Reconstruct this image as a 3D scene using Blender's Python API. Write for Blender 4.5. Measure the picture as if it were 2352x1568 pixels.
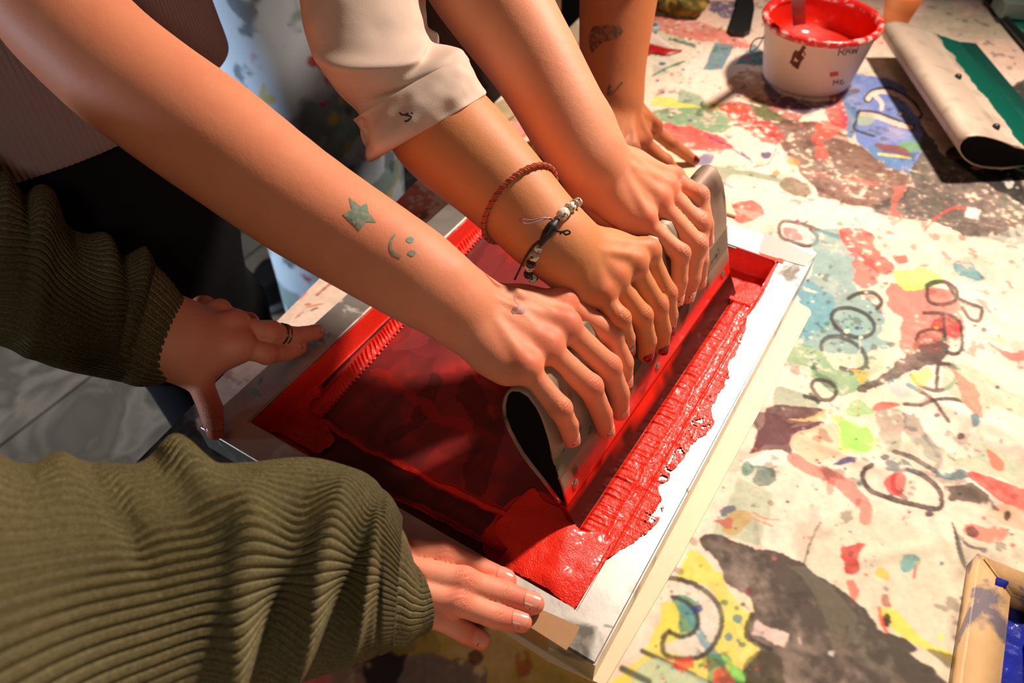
import bpy, bmesh, math, random
import numpy as np
from mathutils import Vector, Matrix
from mathutils.bvhtree import BVHTree

for _o in list(bpy.data.objects):
    bpy.data.objects.remove(_o, do_unlink=True)
COL = bpy.context.scene.collection
SC = bpy.context.scene

# ---------------------------------------------------------------- camera
# World axes follow the printing screen: X along its near bar, Y along its long bar.
FL, CX, CY = 1756.78, 1176.0, 784.0
ZF = 0.834                                   # height of the top of the screen frame
ROT = np.array([[0.84954534, -0.37638351, 0.36960542],
                [0.52738847, 0.62138829, -0.57942903],
                [-0.01158095, 0.68717687, 0.72639785]])
CAM = np.array([0.4575, -0.1986, 0.54 + ZF])

def ray(px, py):
    return ROT @ np.array([(px - CX) / FL, -(py - CY) / FL, -1.0])
def at_height(px, py, w):                    # point at height w above the frame top
    r = ray(px, py); return CAM + r * ((w + ZF - CAM[2]) / r[2])
def at_depth(px, py, d):
    return CAM + ray(px, py) * d
def to_px(P):                                # used to look up the cloth's printed pattern
    q = (np.asarray(P) - CAM) @ ROT
    return CX + FL * q[..., 0] / -q[..., 2], CY - FL * q[..., 1] / -q[..., 2]

cam_data = bpy.data.cameras.new('camera'); cam = bpy.data.objects.new('camera', cam_data); COL.objects.link(cam)
M4 = Matrix([[ROT[0][0], ROT[0][1], ROT[0][2], CAM[0]], [ROT[1][0], ROT[1][1], ROT[1][2], CAM[1]],
             [ROT[2][0], ROT[2][1], ROT[2][2], CAM[2]], [0, 0, 0, 1]])
cam.matrix_world = M4
cam_data.sensor_width = 36; cam_data.lens = FL / 2352 * 36
cam_data.clip_start = 0.02
cam_data.dof.use_dof = True; cam_data.dof.focus_distance = 0.63; cam_data.dof.aperture_fstop = 5.6
SC.camera = cam

# ---------------------------------------------------------------- light, world, exposure
wld = bpy.data.worlds.new('world'); SC.world = wld; wld.use_nodes = True
wld.node_tree.nodes['Background'].inputs[0].default_value = (0.30, 0.27, 0.27, 1)
wld.node_tree.nodes['Background'].inputs[1].default_value = 0.04

def area(name, loc, target, size, power, col, shape='DISK'):
    l = bpy.data.lights.new(name, 'AREA'); l.shape = shape; l.size = size; l.energy = power; l.color = col
    o = bpy.data.objects.new(name, l); COL.objects.link(o); o.location = loc
    o.rotation_euler = (Vector(target) - Vector(loc)).to_track_quat('-Z', 'Y').to_euler(); return o
wl = area('workshop_lamp', (0.50, 1.16, ZF + 0.98), (0.46, 0.12, ZF), 0.10, 15.5, (1.0, 0.80, 0.66)); wl.data.spread = math.radians(118)
area('front_fill', (0.95, -0.80, ZF + 1.05), (0.22, -0.05, ZF), 0.26, 3.9, (1.0, 0.80, 0.64))  # unseen fill, added to brighten the sweater and the near hand
rl = area('floor_fill', (-1.6, 0.1, 2.7), (-1.2, 0.15, 0.0), 0.4, 1.7, (1.0, 0.96, 0.92)); rl.data.spread = math.radians(48)  # unseen overhead fill, added to brighten the floor at the left
cw = area('cool_fill', (-1.9, -1.5, 1.25), (-0.42, 0.60, 0.72), 0.35, 5.0, (0.70, 0.82, 1.0)); cw.data.spread = math.radians(38)  # unseen cool fill added to brighten the jeans; there is no window
SC.view_settings.view_transform = 'Standard'; SC.view_settings.look = 'None'
SC.view_settings.exposure = 0.0; SC.view_settings.gamma = 1.0; SC.view_settings.use_curve_mapping = False
SC.cycles.max_bounces = 6; SC.cycles.diffuse_bounces = 3; SC.cycles.glossy_bounces = 3
SC.cycles.transmission_bounces = 4; SC.cycles.transparent_max_bounces = 6
SC.cycles.use_adaptive_sampling = True; SC.cycles.adaptive_threshold = 0.03
try:
    SC.cycles.use_denoising = True; SC.cycles.denoiser = 'OPENIMAGEDENOISE'
except Exception:
    pass
SC.cycles.caustics_reflective = False; SC.cycles.caustics_refractive = False

# ---------------------------------------------------------------- scene bookkeeping
def srgb(*c):
    return tuple(((x / 255) / 12.92 if x / 255 <= .04045 else ((x / 255 + .055) / 1.055) ** 2.4) for x in c)
def thing(name, label, cat, loc=(0, 0, 0), group=None):
    o = bpy.data.objects.new(name, None); COL.objects.link(o); o.location = loc; o.empty_display_size = .05
    o['label'] = label; o['category'] = cat
    if group: o['group'] = group
    return o
def tag(o, label, cat, group=None):
    o['label'] = label; o['category'] = cat
    if group: o['group'] = group
    return o
def fin(name, me, mat, parent=None, smooth=True, label=None):
    o = bpy.data.objects.new(name, me); COL.objects.link(o)
    if mat is not None:
        for m in (mat if isinstance(mat, (list, tuple)) else [mat]): me.materials.append(m)
    if smooth: me.polygons.foreach_set('use_smooth', np.ones(len(me.polygons), bool))
    if parent is not None:
        o.parent = parent
        o.matrix_parent_inverse = Matrix.Translation(-Vector(wloc(parent)))
    if label: o['label'] = label
    return o
def wloc(o):
    p = Vector(o.location); q = o.parent
    if q is None: return p
    # children keep world coordinates: their own location is zero, offset sits in the inverse
    return (o.matrix_parent_inverse @ p.to_4d()).to_3d() + wloc(q) if True else p
def mesh_np(name, V, F):
    """V (n,3), F (m,4) or (m,3) arrays"""
    me = bpy.data.meshes.new(name); V = np.asarray(V, np.float32); F = np.asarray(F, np.int32)
    k = F.shape[1]
    me.vertices.add(len(V)); me.vertices.foreach_set('co', V.ravel())
    me.loops.add(F.size); me.loops.foreach_set('vertex_index', F.ravel())
    me.polygons.add(len(F)); me.polygons.foreach_set('loop_start', np.arange(0, F.size, k, dtype=np.int32))
    me.polygons.foreach_set('loop_total', np.full(len(F), k, np.int32))
    me.update(calc_edges=True); return me
def mesh_bm(name, bm):
    me = bpy.data.meshes.new(name); bmesh.ops.recalc_face_normals(bm, faces=bm.faces); bm.to_mesh(me); bm.free(); return me
def colattr(me, name, C):
    a = me.color_attributes.new(name, 'FLOAT_COLOR', 'POINT')
    C = np.asarray(C, np.float32)
    if C.shape[1] == 3: C = np.concatenate([C, np.ones((len(C), 1), np.float32)], 1)
    a.data.foreach_set('color', C.ravel())
def grid_faces(n, m, wrap_m=False):
    """faces of an n x m vertex grid (row-major), optionally closed along m"""
    mm = m if wrap_m else m - 1
    i = np.arange(n - 1)[:, None]; j = np.arange(mm)[None, :]
    a = i * m + j; b = i * m + (j + 1) % m; c = (i + 1) * m + (j + 1) % m; d = (i + 1) * m + j
    return np.stack([a, b, c, d], -1).reshape(-1, 4)
def catmull(P, n):
    P = np.asarray(P, float); k = len(P); t = np.linspace(0, k - 1, n); i = np.clip(t.astype(int), 0, k - 2); f = (t - i)[:, None]
    g = lambda j: P[np.clip(j, 0, k - 1)]
    p0, p1, p2, p3 = g(i - 1), g(i), g(i + 1), g(i + 2)
    return 0.5 * ((2 * p1) + (p2 - p0) * f + (2 * p0 - 5 * p1 + 4 * p2 - p3) * f ** 2 + (3 * p1 - p0 - 3 * p2 + p3) * f ** 3)
def nrm(v):
    v = np.asarray(v, float); return v / (np.linalg.norm(v, axis=-1, keepdims=True) + 1e-12)
_rng = np.random.RandomState(7)
_NT = _rng.rand(64, 64, 64).astype(np.float32)
def vnoise(P, s=1.0, off=0):                 # smooth value noise, -1..1, P (...,3) or (...,2)
    P = np.asarray(P, np.float32) * s + off
    if P.shape[-1] == 2: P = np.concatenate([P, np.zeros(P.shape[:-1] + (1,), np.float32)], -1)
    i = np.floor(P).astype(int); f = P - i; f = f * f * (3 - 2 * f); r = 0
    for dx in (0, 1):
        wx = f[..., 0] if dx else 1 - f[..., 0]
        for dy in (0, 1):
            wy = f[..., 1] if dy else 1 - f[..., 1]
            for dz in (0, 1):
                wz = f[..., 2] if dz else 1 - f[..., 2]
                r = r + wx * wy * wz * _NT[(i[..., 0] + dx) % 64, (i[..., 1] + dy) % 64, (i[..., 2] + dz) % 64]
    return r * 2 - 1
def fbm(P, s=1.0, oct=4, off=0):
    r = 0; a = 1; t = 0
    for k in range(oct):
        r = r + a * vnoise(P, s * 2 ** k, off + 17.3 * k); t += a; a *= .5
    return r / t * 1.6

# ---------------------------------------------------------------- materials
def mat(name, col=(.5, .5, .5), rough=.5, metal=0, spec=.5, **kw):
    m = bpy.data.materials.new(name); m.use_nodes = True; b = m.node_tree.nodes['Principled BSDF']
    b.inputs['Base Color'].default_value = (*col[:3], 1); b.inputs['Roughness'].default_value = rough
    b.inputs['Metallic'].default_value = metal; b.inputs['Specular IOR Level'].default_value = spec
    for k, v in kw.items():
        b.inputs[k.replace('_', ' ')].default_value = v
    return m
def N(m, typ, **kw):
    n = m.node_tree.nodes.new(typ)
    for k, v in kw.items():
        if k in n.inputs: n.inputs[k].default_value = v
        else: setattr(n, k, v)
    return n
def L(m, a, b): m.node_tree.links.new(a, b)
def bsdf(m): return m.node_tree.nodes['Principled BSDF']
def add_noise_color(m, cols, scale=20, detail=6, dist=0.3, stops=None, coord='Object', inp='Base Color'):
    tc = N(m, 'ShaderNodeTexCoord'); no = N(m, 'ShaderNodeTexNoise', Scale=scale, Detail=detail, Distortion=dist)
    r = N(m, 'ShaderNodeValToRGB'); L(m, tc.outputs[coord], no.inputs['Vector']); L(m, no.outputs['Fac'], r.inputs[0])
    st = stops or [i / (len(cols) - 1) for i in range(len(cols))]
    el = r.color_ramp.elements
    while len(el) < len(cols): el.new(.5)
    for e, c, s in zip(el, cols, st): e.position = s; e.color = (*c[:3], 1)
    L(m, r.outputs[0], bsdf(m).inputs[inp]); return r
def add_bump(m, scale=200, strength=.2, distance=.001, detail=4, typ='ShaderNodeTexNoise', vec=None, prev=None):
    tc = N(m, 'ShaderNodeTexCoord'); no = N(m, typ, Scale=scale)
    if 'Detail' in no.inputs: no.inputs['Detail'].default_value = detail
    bu = N(m, 'ShaderNodeBump', Strength=strength, Distance=distance)
    L(m, vec or tc.outputs['Object'], no.inputs['Vector'])
    L(m, no.outputs['Fac' if 'Fac' in no.outputs else 'Distance'], bu.inputs['Height'])
    if prev: L(m, prev.outputs[0], bu.inputs['Normal'])
    L(m, bu.outputs[0], bsdf(m).inputs['Normal']); return bu
def use_attr(m, name, inp='Base Color'):
    a = N(m, 'ShaderNodeAttribute', attribute_name=name); L(m, a.outputs['Color'], bsdf(m).inputs[inp]); return a
def skin_mat(name, base, red, rough=.56):
    m = mat(name, base, rough, spec=.35)
    a = N(m, 'ShaderNodeAttribute', attribute_name='tint')
    tc = N(m, 'ShaderNodeTexCoord'); no = N(m, 'ShaderNodeTexNoise', Scale=45., Detail=5.); L(m, tc.outputs['Object'], no.inputs['Vector'])
    ad = N(m, 'ShaderNodeMath', operation='MULTIPLY_ADD'); L(m, no.outputs['Fac'], ad.inputs[0]); ad.inputs[1].default_value = .5
    sep = N(m, 'ShaderNodeSeparateColor'); L(m, a.outputs['Color'], sep.inputs[0]); L(m, sep.outputs[0], ad.inputs[2])
    sb = N(m, 'ShaderNodeMath', operation='SUBTRACT', use_clamp=True); L(m, ad.outputs[0], sb.inputs[0]); sb.inputs[1].default_value = .2
    mx = N(m, 'ShaderNodeMix', data_type='RGBA'); mx.inputs[6].default_value = (*base, 1); mx.inputs[7].default_value = (*red, 1)
    L(m, sb.outputs[0], mx.inputs[0]); L(m, mx.outputs[2], bsdf(m).inputs['Base Color'])
    b = bsdf(m); b.inputs['Subsurface Weight'].default_value = .2; b.inputs['Subsurface Radius'].default_value = (1.0, .35, .2); b.inputs['Subsurface Scale'].default_value = .006
    v = N(m, 'ShaderNodeTexVoronoi', Scale=900.); L(m, tc.outputs['Object'], v.inputs['Vector'])
    b1 = N(m, 'ShaderNodeBump', Strength=.10, Distance=.0006); L(m, v.outputs['Distance'], b1.inputs['Height'])
    n2 = N(m, 'ShaderNodeTexNoise', Scale=160., Detail=4.); L(m, tc.outputs['Object'], n2.inputs['Vector'])
    b2 = N(m, 'ShaderNodeBump', Strength=.16, Distance=.0012); L(m, n2.outputs['Fac'], b2.inputs['Height']); L(m, b1.outputs[0], b2.inputs['Normal'])
    # fine creases over the finger joints
    b3 = N(m, 'ShaderNodeBump', Strength=.5, Distance=.0012); L(m, sep.outputs[1], b3.inputs['Height']); L(m, b2.outputs[0], b3.inputs['Normal'])
    L(m, b3.outputs[0], b.inputs['Normal'])
    return m

# ---------------------------------------------------------------- shape helpers
def box(bm, lo, hi, bev=0.0):
    r = bmesh.ops.create_cube(bm, size=1); lo = Vector(lo); hi = Vector(hi)
    for v in r['verts']: v.co = Vector([(lo[i] + hi[i]) / 2 + v.co[i] * (hi[i] - lo[i]) for i in range(3)])
    if bev > 0:
        es = list({e for v in r['verts'] for e in v.link_edges})
        bmesh.ops.bevel(bm, geom=es, offset=bev, segments=2, affect='EDGES', profile=.6)
def prism(bm, pts, vec):
    vs = [bm.verts.new(p) for p in pts]; f = bm.faces.new(vs)
    r = bmesh.ops.extrude_face_region(bm, geom=[f]); bmesh.ops.translate(bm, vec=vec, verts=[g for g in r['geom'] if isinstance(g, bmesh.types.BMVert)])
def tube(path, rad, seg=10, closed=False, n=None, flat=None):
    """tube mesh arrays along a smooth path"""
    P = np.asarray(path, float); k = n or max(8, len(P) * 6)
    if closed:
        Q = catmull(np.concatenate([P[-2:], P, P[:3]]), (len(P) + 5) * 12)
        m = 12; tt = np.linspace(0, 1, len(Q)); a0 = int(len(Q) * 2 / (len(P) + 4)); a1 = int(len(Q) * (len(P) + 2) / (len(P) + 4)); P = Q[a0:a1]
    else: P = catmull(P, k)
    r = np.interp(np.linspace(0, 1, len(P)), np.linspace(0, 1, np.size(rad)), np.atleast_1d(rad)) if np.size(rad) > 1 else np.full(len(P), float(rad))
    T = nrm(np.gradient(P, axis=0)); up = np.array([0, 0, 1.]) if abs(T[0][2]) < .9 else np.array([1., 0, 0])
    B = np.zeros_like(P); b = nrm(np.cross(T[0], up))
    for i in range(len(P)): b = nrm(b - T[i] * (b @ T[i])); B[i] = b
    Nn = np.cross(B, T); th = np.linspace(0, 2 * math.pi, seg, endpoint=False)
    V = P[:, None] + r[:, None, None] * (np.cos(th)[None, :, None] * B[:, None] + np.sin(th)[None, :, None] * Nn[:, None])
    F = grid_faces(len(P), seg, True)
    V = V.reshape(-1, 3)
    if closed:
        j = np.arange(seg); a = (len(P) - 1) * seg + j; b_ = (len(P) - 1) * seg + (j + 1) % seg
        F = np.concatenate([F, np.stack([a, b_, (j + 1) % seg, j], -1)])
    else:
        V = np.concatenate([V, [P[0], P[-1]]]); c0, c1 = len(V) - 2, len(V) - 1; j = np.arange(seg)
        F = np.concatenate([F, np.stack([np.full(seg, c0), (j + 1) % seg, j, j], -1)[:, [0, 1, 2, 2]],
                            np.stack([np.full(seg, c1), (len(P) - 1) * seg + j, (len(P) - 1) * seg + (j + 1) % seg, (len(P) - 1) * seg + (j + 1) % seg], -1)])
        # collapse degenerate quads through bmesh below
    return V, F
def mesh_any(name, V, F):
    me = bpy.data.meshes.new(name)
    me.from_pydata([tuple(map(float, v)) for v in V], [], [tuple(dict.fromkeys(int(i) for i in f)) for f in F]); me.update(); return me
def join_parts(parts):
    V = []; F = []; o = 0
    for v, f in parts:
        V.append(np.asarray(v)); F.extend([tuple(int(i) + o for i in q) for q in f]); o += len(v)
    return np.concatenate(V), F
# ---------------------------------------------------------------- implicit flesh: blended bones -> one continuous skin
class Flesh:
    def __init__(s, lo, hi, h):
        s.h = h; s.lo = np.array(lo, np.float32); s.n = np.ceil((np.array(hi) - s.lo) / h).astype(int) + 1
        s.F = np.full(s.n, 1.0, np.float32)
    def sub(s, lo, hi):
        i0 = np.clip(np.floor((lo - s.lo) / s.h).astype(int), 0, s.n - 1); i1 = np.clip(np.ceil((hi - s.lo) / s.h).astype(int) + 1, 1, s.n)
        ax = [s.lo[k] + s.h * np.arange(i0[k], i1[k], dtype=np.float32) for k in range(3)]
        return tuple(slice(a, b) for a, b in zip(i0, i1)), np.meshgrid(*ax, indexing='ij')
    def cone(s, a, b, ra, rb, k=.003, flat=None, kend=None, neg=False):
        """blend in a tapered limb segment a->b. flat=(axis, factor>1) squashes it along axis. kend: blend at the b end"""
        a = np.asarray(a, np.float32); b = np.asarray(b, np.float32); pad = max(ra, rb) + max(k, kend or 0) + .004
        lo = np.minimum(a, b) - pad; hi = np.maximum(a, b) + pad
        sl, (X, Y, Zz) = s.sub(lo, hi)
        if X.size == 0: return
        ba = b - a; L2 = float(ba @ ba) + 1e-12
        px, py, pz = X - a[0], Y - a[1], Zz - a[2]
        t = np.clip((px * ba[0] + py * ba[1] + pz * ba[2]) / L2, 0, 1)
        qx, qy, qz = px - t * ba[0], py - t * ba[1], pz - t * ba[2]
        if flat is not None:
            n = nrm(flat[0]).astype(np.float32); d = (qx * n[0] + qy * n[1] + qz * n[2]) * (flat[1] - 1); qx = qx + d * n[0]; qy = qy + d * n[1]; qz = qz + d * n[2]
        ts = t * t * (3 - 2 * t) * .35 + t * .65
        D = np.sqrt(qx * qx + qy * qy + qz * qz) - (ra + (rb - ra) * ts)
        kk = k if kend is None else k + (kend - k) * np.clip(t * 2.2, 0, 1)
        O = s.F[sl]
        if neg:
            hh = np.clip(kk - np.abs(-D - O), 0, None) / kk; s.F[sl] = np.maximum(-D, O) + hh * hh * kk * .25
        else:
            hh = np.clip(kk - np.abs(D - O), 0, None) / kk; s.F[sl] = np.minimum(D, O) - hh * hh * kk * .25
    def chain(s, pts, rad, k=.004, flat=None):
        for i in range(len(pts) - 1):
            s.cone(pts[i], pts[i + 1], rad[i], rad[i + 1], k, flat)
    def mesh(s, name):
        F = s.F; n = F.shape; neg = F < 0; h = s.h
        cnt = np.zeros([d - 1 for d in n], np.uint8); acc = np.zeros([d - 1 for d in n] + [3], np.float32)
        occ = np.zeros([d - 1 for d in n], bool)
        # crossings on every cell edge
        for ax in range(3):
            o1, o2 = [(1, 2), (0, 2), (0, 1)][ax]
            A = [slice(None)] * 3; B = [slice(None)] * 3; A[ax] = slice(0, -1); B[ax] = slice(1, None)
            fa, fb = F[tuple(A)], F[tuple(B)]; cr = (fa < 0) != (fb < 0)
            idx = np.argwhere(cr); va = fa[cr]; vb = fb[cr]; t = va / (va - vb)
            for d1 in (0, 1):
                for d2 in (0, 1):
                    c = idx.copy(); c[:, o1] -= d1; c[:, o2] -= d2
                    ok = (c[:, o1] >= 0) & (c[:, o2] >= 0) & (c[:, o1] < n[o1] - 1) & (c[:, o2] < n[o2] - 1)
                    c = c[ok]; off = np.zeros((len(c), 3), np.float32); off[:, ax] = t[ok]; off[:, o1] = d1; off[:, o2] = d2
                    ci = tuple(c.T); cnt[ci] += 1; acc[ci] += off
        on = cnt > 0; vid = np.full(cnt.shape, -1, np.int64); cells = np.argwhere(on); vid[on] = np.arange(len(cells))
        V = s.lo + h * (cells + acc[on] / cnt[on][:, None]); Q = []
        for ax in range(3):
            o1, o2 = [(1, 2), (2, 0), (0, 1)][ax]
            A = [slice(None)] * 3; B = [slice(None)] * 3; A[ax] = slice(0, -1); B[ax] = slice(1, None)
            fa, fb = F[tuple(A)] < 0, F[tuple(B)] < 0; idx = np.argwhere(fa != fb); s1 = fa[tuple(idx.T)]
            ok = (idx[:, o1] > 0) & (idx[:, o2] > 0) & (idx[:, o1] < n[o1] - 1) & (idx[:, o2] < n[o2] - 1); idx = idx[ok]; s1 = s1[ok]
            def c(d1, d2):
                q = idx.copy(); q[:, o1] -= d1; q[:, o2] -= d2; return vid[tuple(q.T)]
            q = np.stack([c(1, 1), c(0, 1), c(0, 0), c(1, 0)], 1); q[~s1] = q[~s1][:, ::-1]; Q.append(q)
        Q = np.concatenate(Q); Q = Q[(Q >= 0).all(1)]
        # two light relaxation passes remove the voxel terracing
        e = np.concatenate([Q[:, [0, 1]], Q[:, [1, 2]], Q[:, [2, 3]], Q[:, [3, 0]]]); e = np.concatenate([e, e[:, ::-1]])
        deg = np.bincount(e[:, 0], minlength=len(V))[:, None] + 1e-9
        for lam in (.5, -.35, .5):
            S = np.stack([np.bincount(e[:, 0], weights=V[e[:, 1], j], minlength=len(V)) for j in range(3)], 1) / deg
            V = V + lam * (S - V)
        return V, Q

def bone(prev, p, Ln, near=True):
    """point on the sight line p at bone length Ln from prev"""
    r = ray(*p); a = r @ r; b = 2 * r @ (CAM - prev); c = (CAM - prev) @ (CAM - prev) - Ln * Ln; D = b * b - 4 * a * c
    t = -b / (2 * a) if D < 0 else (-b + (-1 if near else 1) * math.sqrt(D)) / (2 * a)
    return CAM + r * t

FR = dict(i=(.0108, .0100, .0089, .0072), m=(.0108, .0102, .0090, .0073), r=(.0104, .0097, .0086, .0070), p=(.0094, .0086, .0077, .0063))
def build_hand(fl, wrist, mcp, fingers, thumb, dorsal, fscale=1.0, wr=(.0290, .019), tendons=True, veins=(), keep='imrp', wristside=None):
    """wrist: point. mcp: 4 points index..little. fingers: dict key-> [PIP, DIP, TIP]. dorsal: unit vector out of the back of the hand"""
    d = nrm(dorsal); mcp = [np.asarray(m, float) for m in mcp]; wrist = np.asarray(wrist, float)
    side = nrm(mcp[3] - mcp[0]); ax = nrm(np.mean(mcp, 0) - wrist); side = nrm(side - ax * (side @ ax))
    fwd = np.linalg.norm(np.mean(mcp, 0) - wrist)
    # carpal mass and metacarpals
    for q, m in enumerate(mcp):
        off = (-.0105, -.0035, .004, .0115)[q]; base = wrist + side * off - d * (.003 + (.002 if q in (0, 3) else 0)) + ax * .004
        midp = base * .45 + m * .55 - d * (.0015 + .002 * (q == 3))
        k = .016
        fl.cone(base, midp - d * .0034, .0148 * fscale, .0130 * fscale, k)
        fl.cone(midp - d * .0034, m - d * .0034, .0130 * fscale, .0112 * fscale * (1, 1, .96, .88)[q], k)
    for q in range(3):                       # flesh between the metacarpals
        fl.cone(wrist * .35 + (mcp[q] + mcp[q + 1]) * .325 - d * .007, (mcp[q] + mcp[q + 1]) / 2 - ax * .010 - d * .0058, .0108 * fscale, .0100 * fscale, .012)
    fl.cone(wrist + side * .014 + ax * .012 - d * .008, mcp[3] - ax * .014 - d * .009, .0125 * fscale, .0095 * fscale, .014)   # edge of the hand
    tint = []
    for q, key in enumerate('imrp'):
        m = mcp[q]
        fl.cone(m + d * .0012, m + d * .0012 - ax * .002, .0096 * fscale * (1, 1, .94, .86)[q], .0085 * fscale, .009)       # knuckle
        tint.append((m + d * .009, .014, .55))
        if key not in fingers: continue
        P = [m - d * .0022] + [np.asarray(x, float) for x in fingers[key]]; R = [r * fscale for r in FR[key]]
        k0 = .0085
        fl.cone(P[0], P[0] * .5 + P[1] * .5, R[0] * 1.02, R[1] * .97, k0, kend=.0012)
        fl.cone(P[0] * .5 + P[1] * .5, P[1], R[1] * .97, R[1] * 1.0, .0012)
        fl.cone(P[1], P[1] * .5 + P[2] * .5, R[1], R[2] * 1.0, .0012); fl.cone(P[1] * .5 + P[2] * .5, P[2], R[2] * 1.0, R[2] * 1.02, .0012)
        fl.cone(P[2], P[3], R[2] * 1.0, R[3] * 1.06, .0012)
        # joint swellings on the back of the finger
        f1 = nrm(P[1] - P[0]); f2 = nrm(P[2] - P[1]); bd = nrm(f1 - f2 + d * .35)
        fl.cone(P[1] + bd * .0016, P[1] + bd * .0016 + f2 * .001, R[1] * .90, R[1] * .88, .004)
        tint += [(P[1] + bd * R[1], .0100, .50), (P[2] + bd * R[2], .008, .3), (P[3], .014, .6)]
    if thumb is not None:
        T = [np.asarray(t, float) for t in thumb]
        fl.cone(T[0], T[1], .0155 * fscale, .0118 * fscale, .015); fl.cone(T[0] * .4 + T[1] * .6, mcp[0] * .75 + wrist * .25 - d * .009, .0095 * fscale, .0095 * fscale, .014)
        fl.cone(T[1], T[2], .0112 * fscale, .0102 * fscale, .005, kend=.0015); fl.cone(T[2], T[3], .0104 * fscale, .0078 * fscale, .0015)
        tint += [(T[2] + d * .01, .01, .5), (T[3], .012, .7)]
    if tendons:
        for q, m in enumerate(mcp):
            a = wrist + side * (-.006, -.002, .002, .006)[q] + d * .0112 + ax * .02; b = m + d * .0072 - ax * .004
            fl.cone(a, b, .0012, .0026, .0075)
    for v in veins:
        fl.chain([np.asarray(p, float) for p in v], [.0016] * len(v), .0045)
    return tint

def finish_flesh(fl, name, material, parent, tint=(), creases=()):
    V, Q = fl.mesh(name); T = np.zeros((len(V), 3), np.float32)
    V = V + nrm(V * 0 + 1) * 0
    for c, r, a in tint:
        d2 = ((V - np.asarray(c, np.float32)) ** 2).sum(1); T[:, 0] = np.maximum(T[:, 0], a * np.exp(-d2 / (r * r)))
    for c, axis, r in creases:               # grooves across a joint, stored as height
        rel = V - np.asarray(c, np.float32); d2 = (rel ** 2).sum(1); s_ = rel @ nrm(axis).astype(np.float32)
        T[:, 1] = np.maximum(T[:, 1], np.exp(-d2 / (r * r)) * (.5 + .5 * np.cos(s_ / .0021 * 2 * math.pi)))
    me = mesh_np(name, V, Q); colattr(me, 'tint', T)
    o = fin(name, me, material, parent); bv = BVHTree.FromPolygons([tuple(v) for v in V.tolist()], Q.tolist()); return o, bv

def nail(parent, P2, P3, R, out, material, name='fingernail', wid=1.0, ln=.0105, label=None, fwd=.0035, lift=.0):
    """curved nail plate on the back of a fingertip. P2->P3 distal bone, out = direction the nail faces"""
    P2 = np.asarray(P2, float); P3 = np.asarray(P3, float); t = nrm(P3 - P2); o = nrm(out - t * (out @ t)); s = np.cross(t, o)
    n, m = 14, 13; V = []
    for i in range(n):
        a = i / (n - 1); y = fwd - ln * (1 - a); endw = min(1, (min(a, 1 - a) / .22 + .02)) ** .5
        for j in range(m):
            th = (j / (m - 1) * 2 - 1) * 1.0 * wid * (.55 + .45 * endw)
            arc = (j / (m - 1) * 2 - 1) ** 2
            yy = y + (-.0012 * arc if a > .5 else .0012 * arc)
            over = max(0, y + R * .15) / R
            rr = R * (1.045 - .10 * over) + .0003 + lift
            V.append(P3 + t * yy + o * (math.cos(th) * rr) + s * (math.sin(th) * rr))
    V = np.array(V); F = grid_faces(n, m); inner = V - o * .0006; k = len(V)
    allV = np.concatenate([V, inner]); F2 = F[:, ::-1] + k
    rim = [j for j in range(m)] + [i * m + m - 1 for i in range(1, n)] + [(n - 1) * m + j for j in range(m - 2, -1, -1)] + [i * m for i in range(n - 2, 0, -1)]
    R3 = [(rim[q], rim[q] + k, rim[(q + 1) % len(rim)] + k, rim[(q + 1) % len(rim)]) for q in range(len(rim))]
    F = np.concatenate([F, F2, np.array(R3)]); return fin(name, mesh_np(name, allV, F), material, parent, label=label)

def decal(name, parent, bv, polys, material, off=.00038, step=2.6, label=None):
    """ink under the skin: outlines in picture pixels laid onto the skin mesh, cut into a fine net"""
    bm = bmesh.new()
    for poly in polys:
        poly = np.asarray(poly, float); lo = poly.min(0); hi = poly.max(0); nx = max(2, int((hi[0] - lo[0]) / step) + 2); ny = max(2, int((hi[1] - lo[1]) / step) + 2)
        b2 = bmesh.new(); f = b2.faces.new([b2.verts.new((x, y, 0)) for x, y in poly]); bmesh.ops.triangulate(b2, faces=[f])
        for i in range(1, nx):
            x = lo[0] + (hi[0] - lo[0]) * i / nx; bmesh.ops.bisect_plane(b2, geom=b2.verts[:] + b2.edges[:] + b2.faces[:], plane_co=(x, 0, 0), plane_no=(1, 0, 0))
        for i in range(1, ny):
            y = lo[1] + (hi[1] - lo[1]) * i / ny; bmesh.ops.bisect_plane(b2, geom=b2.verts[:] + b2.edges[:] + b2.faces[:], plane_co=(0, y, 0), plane_no=(0, 1, 0))
        m = {}
        for v in b2.verts:
            r = Vector(ray(v.co.x, v.co.y)); h = bv.ray_cast(Vector(CAM), r.normalized())
            if h[0] is not None: m[v] = bm.verts.new(h[0] - r.normalized() * off)
        for f in b2.faces:
            if all(v in m for v in f.verts):
                try: bm.faces.new([m[v] for v in f.verts])
                except ValueError: pass
        b2.free()
    return fin(name, mesh_bm(name, bm), material, parent, label=label)
def stroke_poly(pts, w):
    """outline of a brush stroke of pixel width w"""
    P = catmull(pts, max(4, len(pts) * 5)) if len(pts) > 2 else np.asarray(pts, float); T = nrm(np.gradient(P, axis=0)); Nn = np.stack([-T[:, 1], T[:, 0]], 1) * w / 2
    return [np.array([P[i] + Nn[i], P[i + 1] + Nn[i + 1], P[i + 1] - Nn[i + 1], P[i] - Nn[i]]) for i in range(len(P) - 1)]
def blob(cx, cy, r, n=12, e=1.0, rot=0, jag=0, seed=1):
    rg = random.Random(seed); a = [2 * math.pi * i / n for i in range(n)]
    return np.array([(cx + math.cos(t + rot) * 0 + (math.cos(t) * r * math.cos(rot) - math.sin(t) * r * e * math.sin(rot)) * (1 + jag * (rg.random() - .5)), cy + (math.cos(t) * r * math.sin(rot) + math.sin(t) * r * e * math.cos(rot)) * (1 + jag * (rg.random() - .5))) for t in a])

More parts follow.
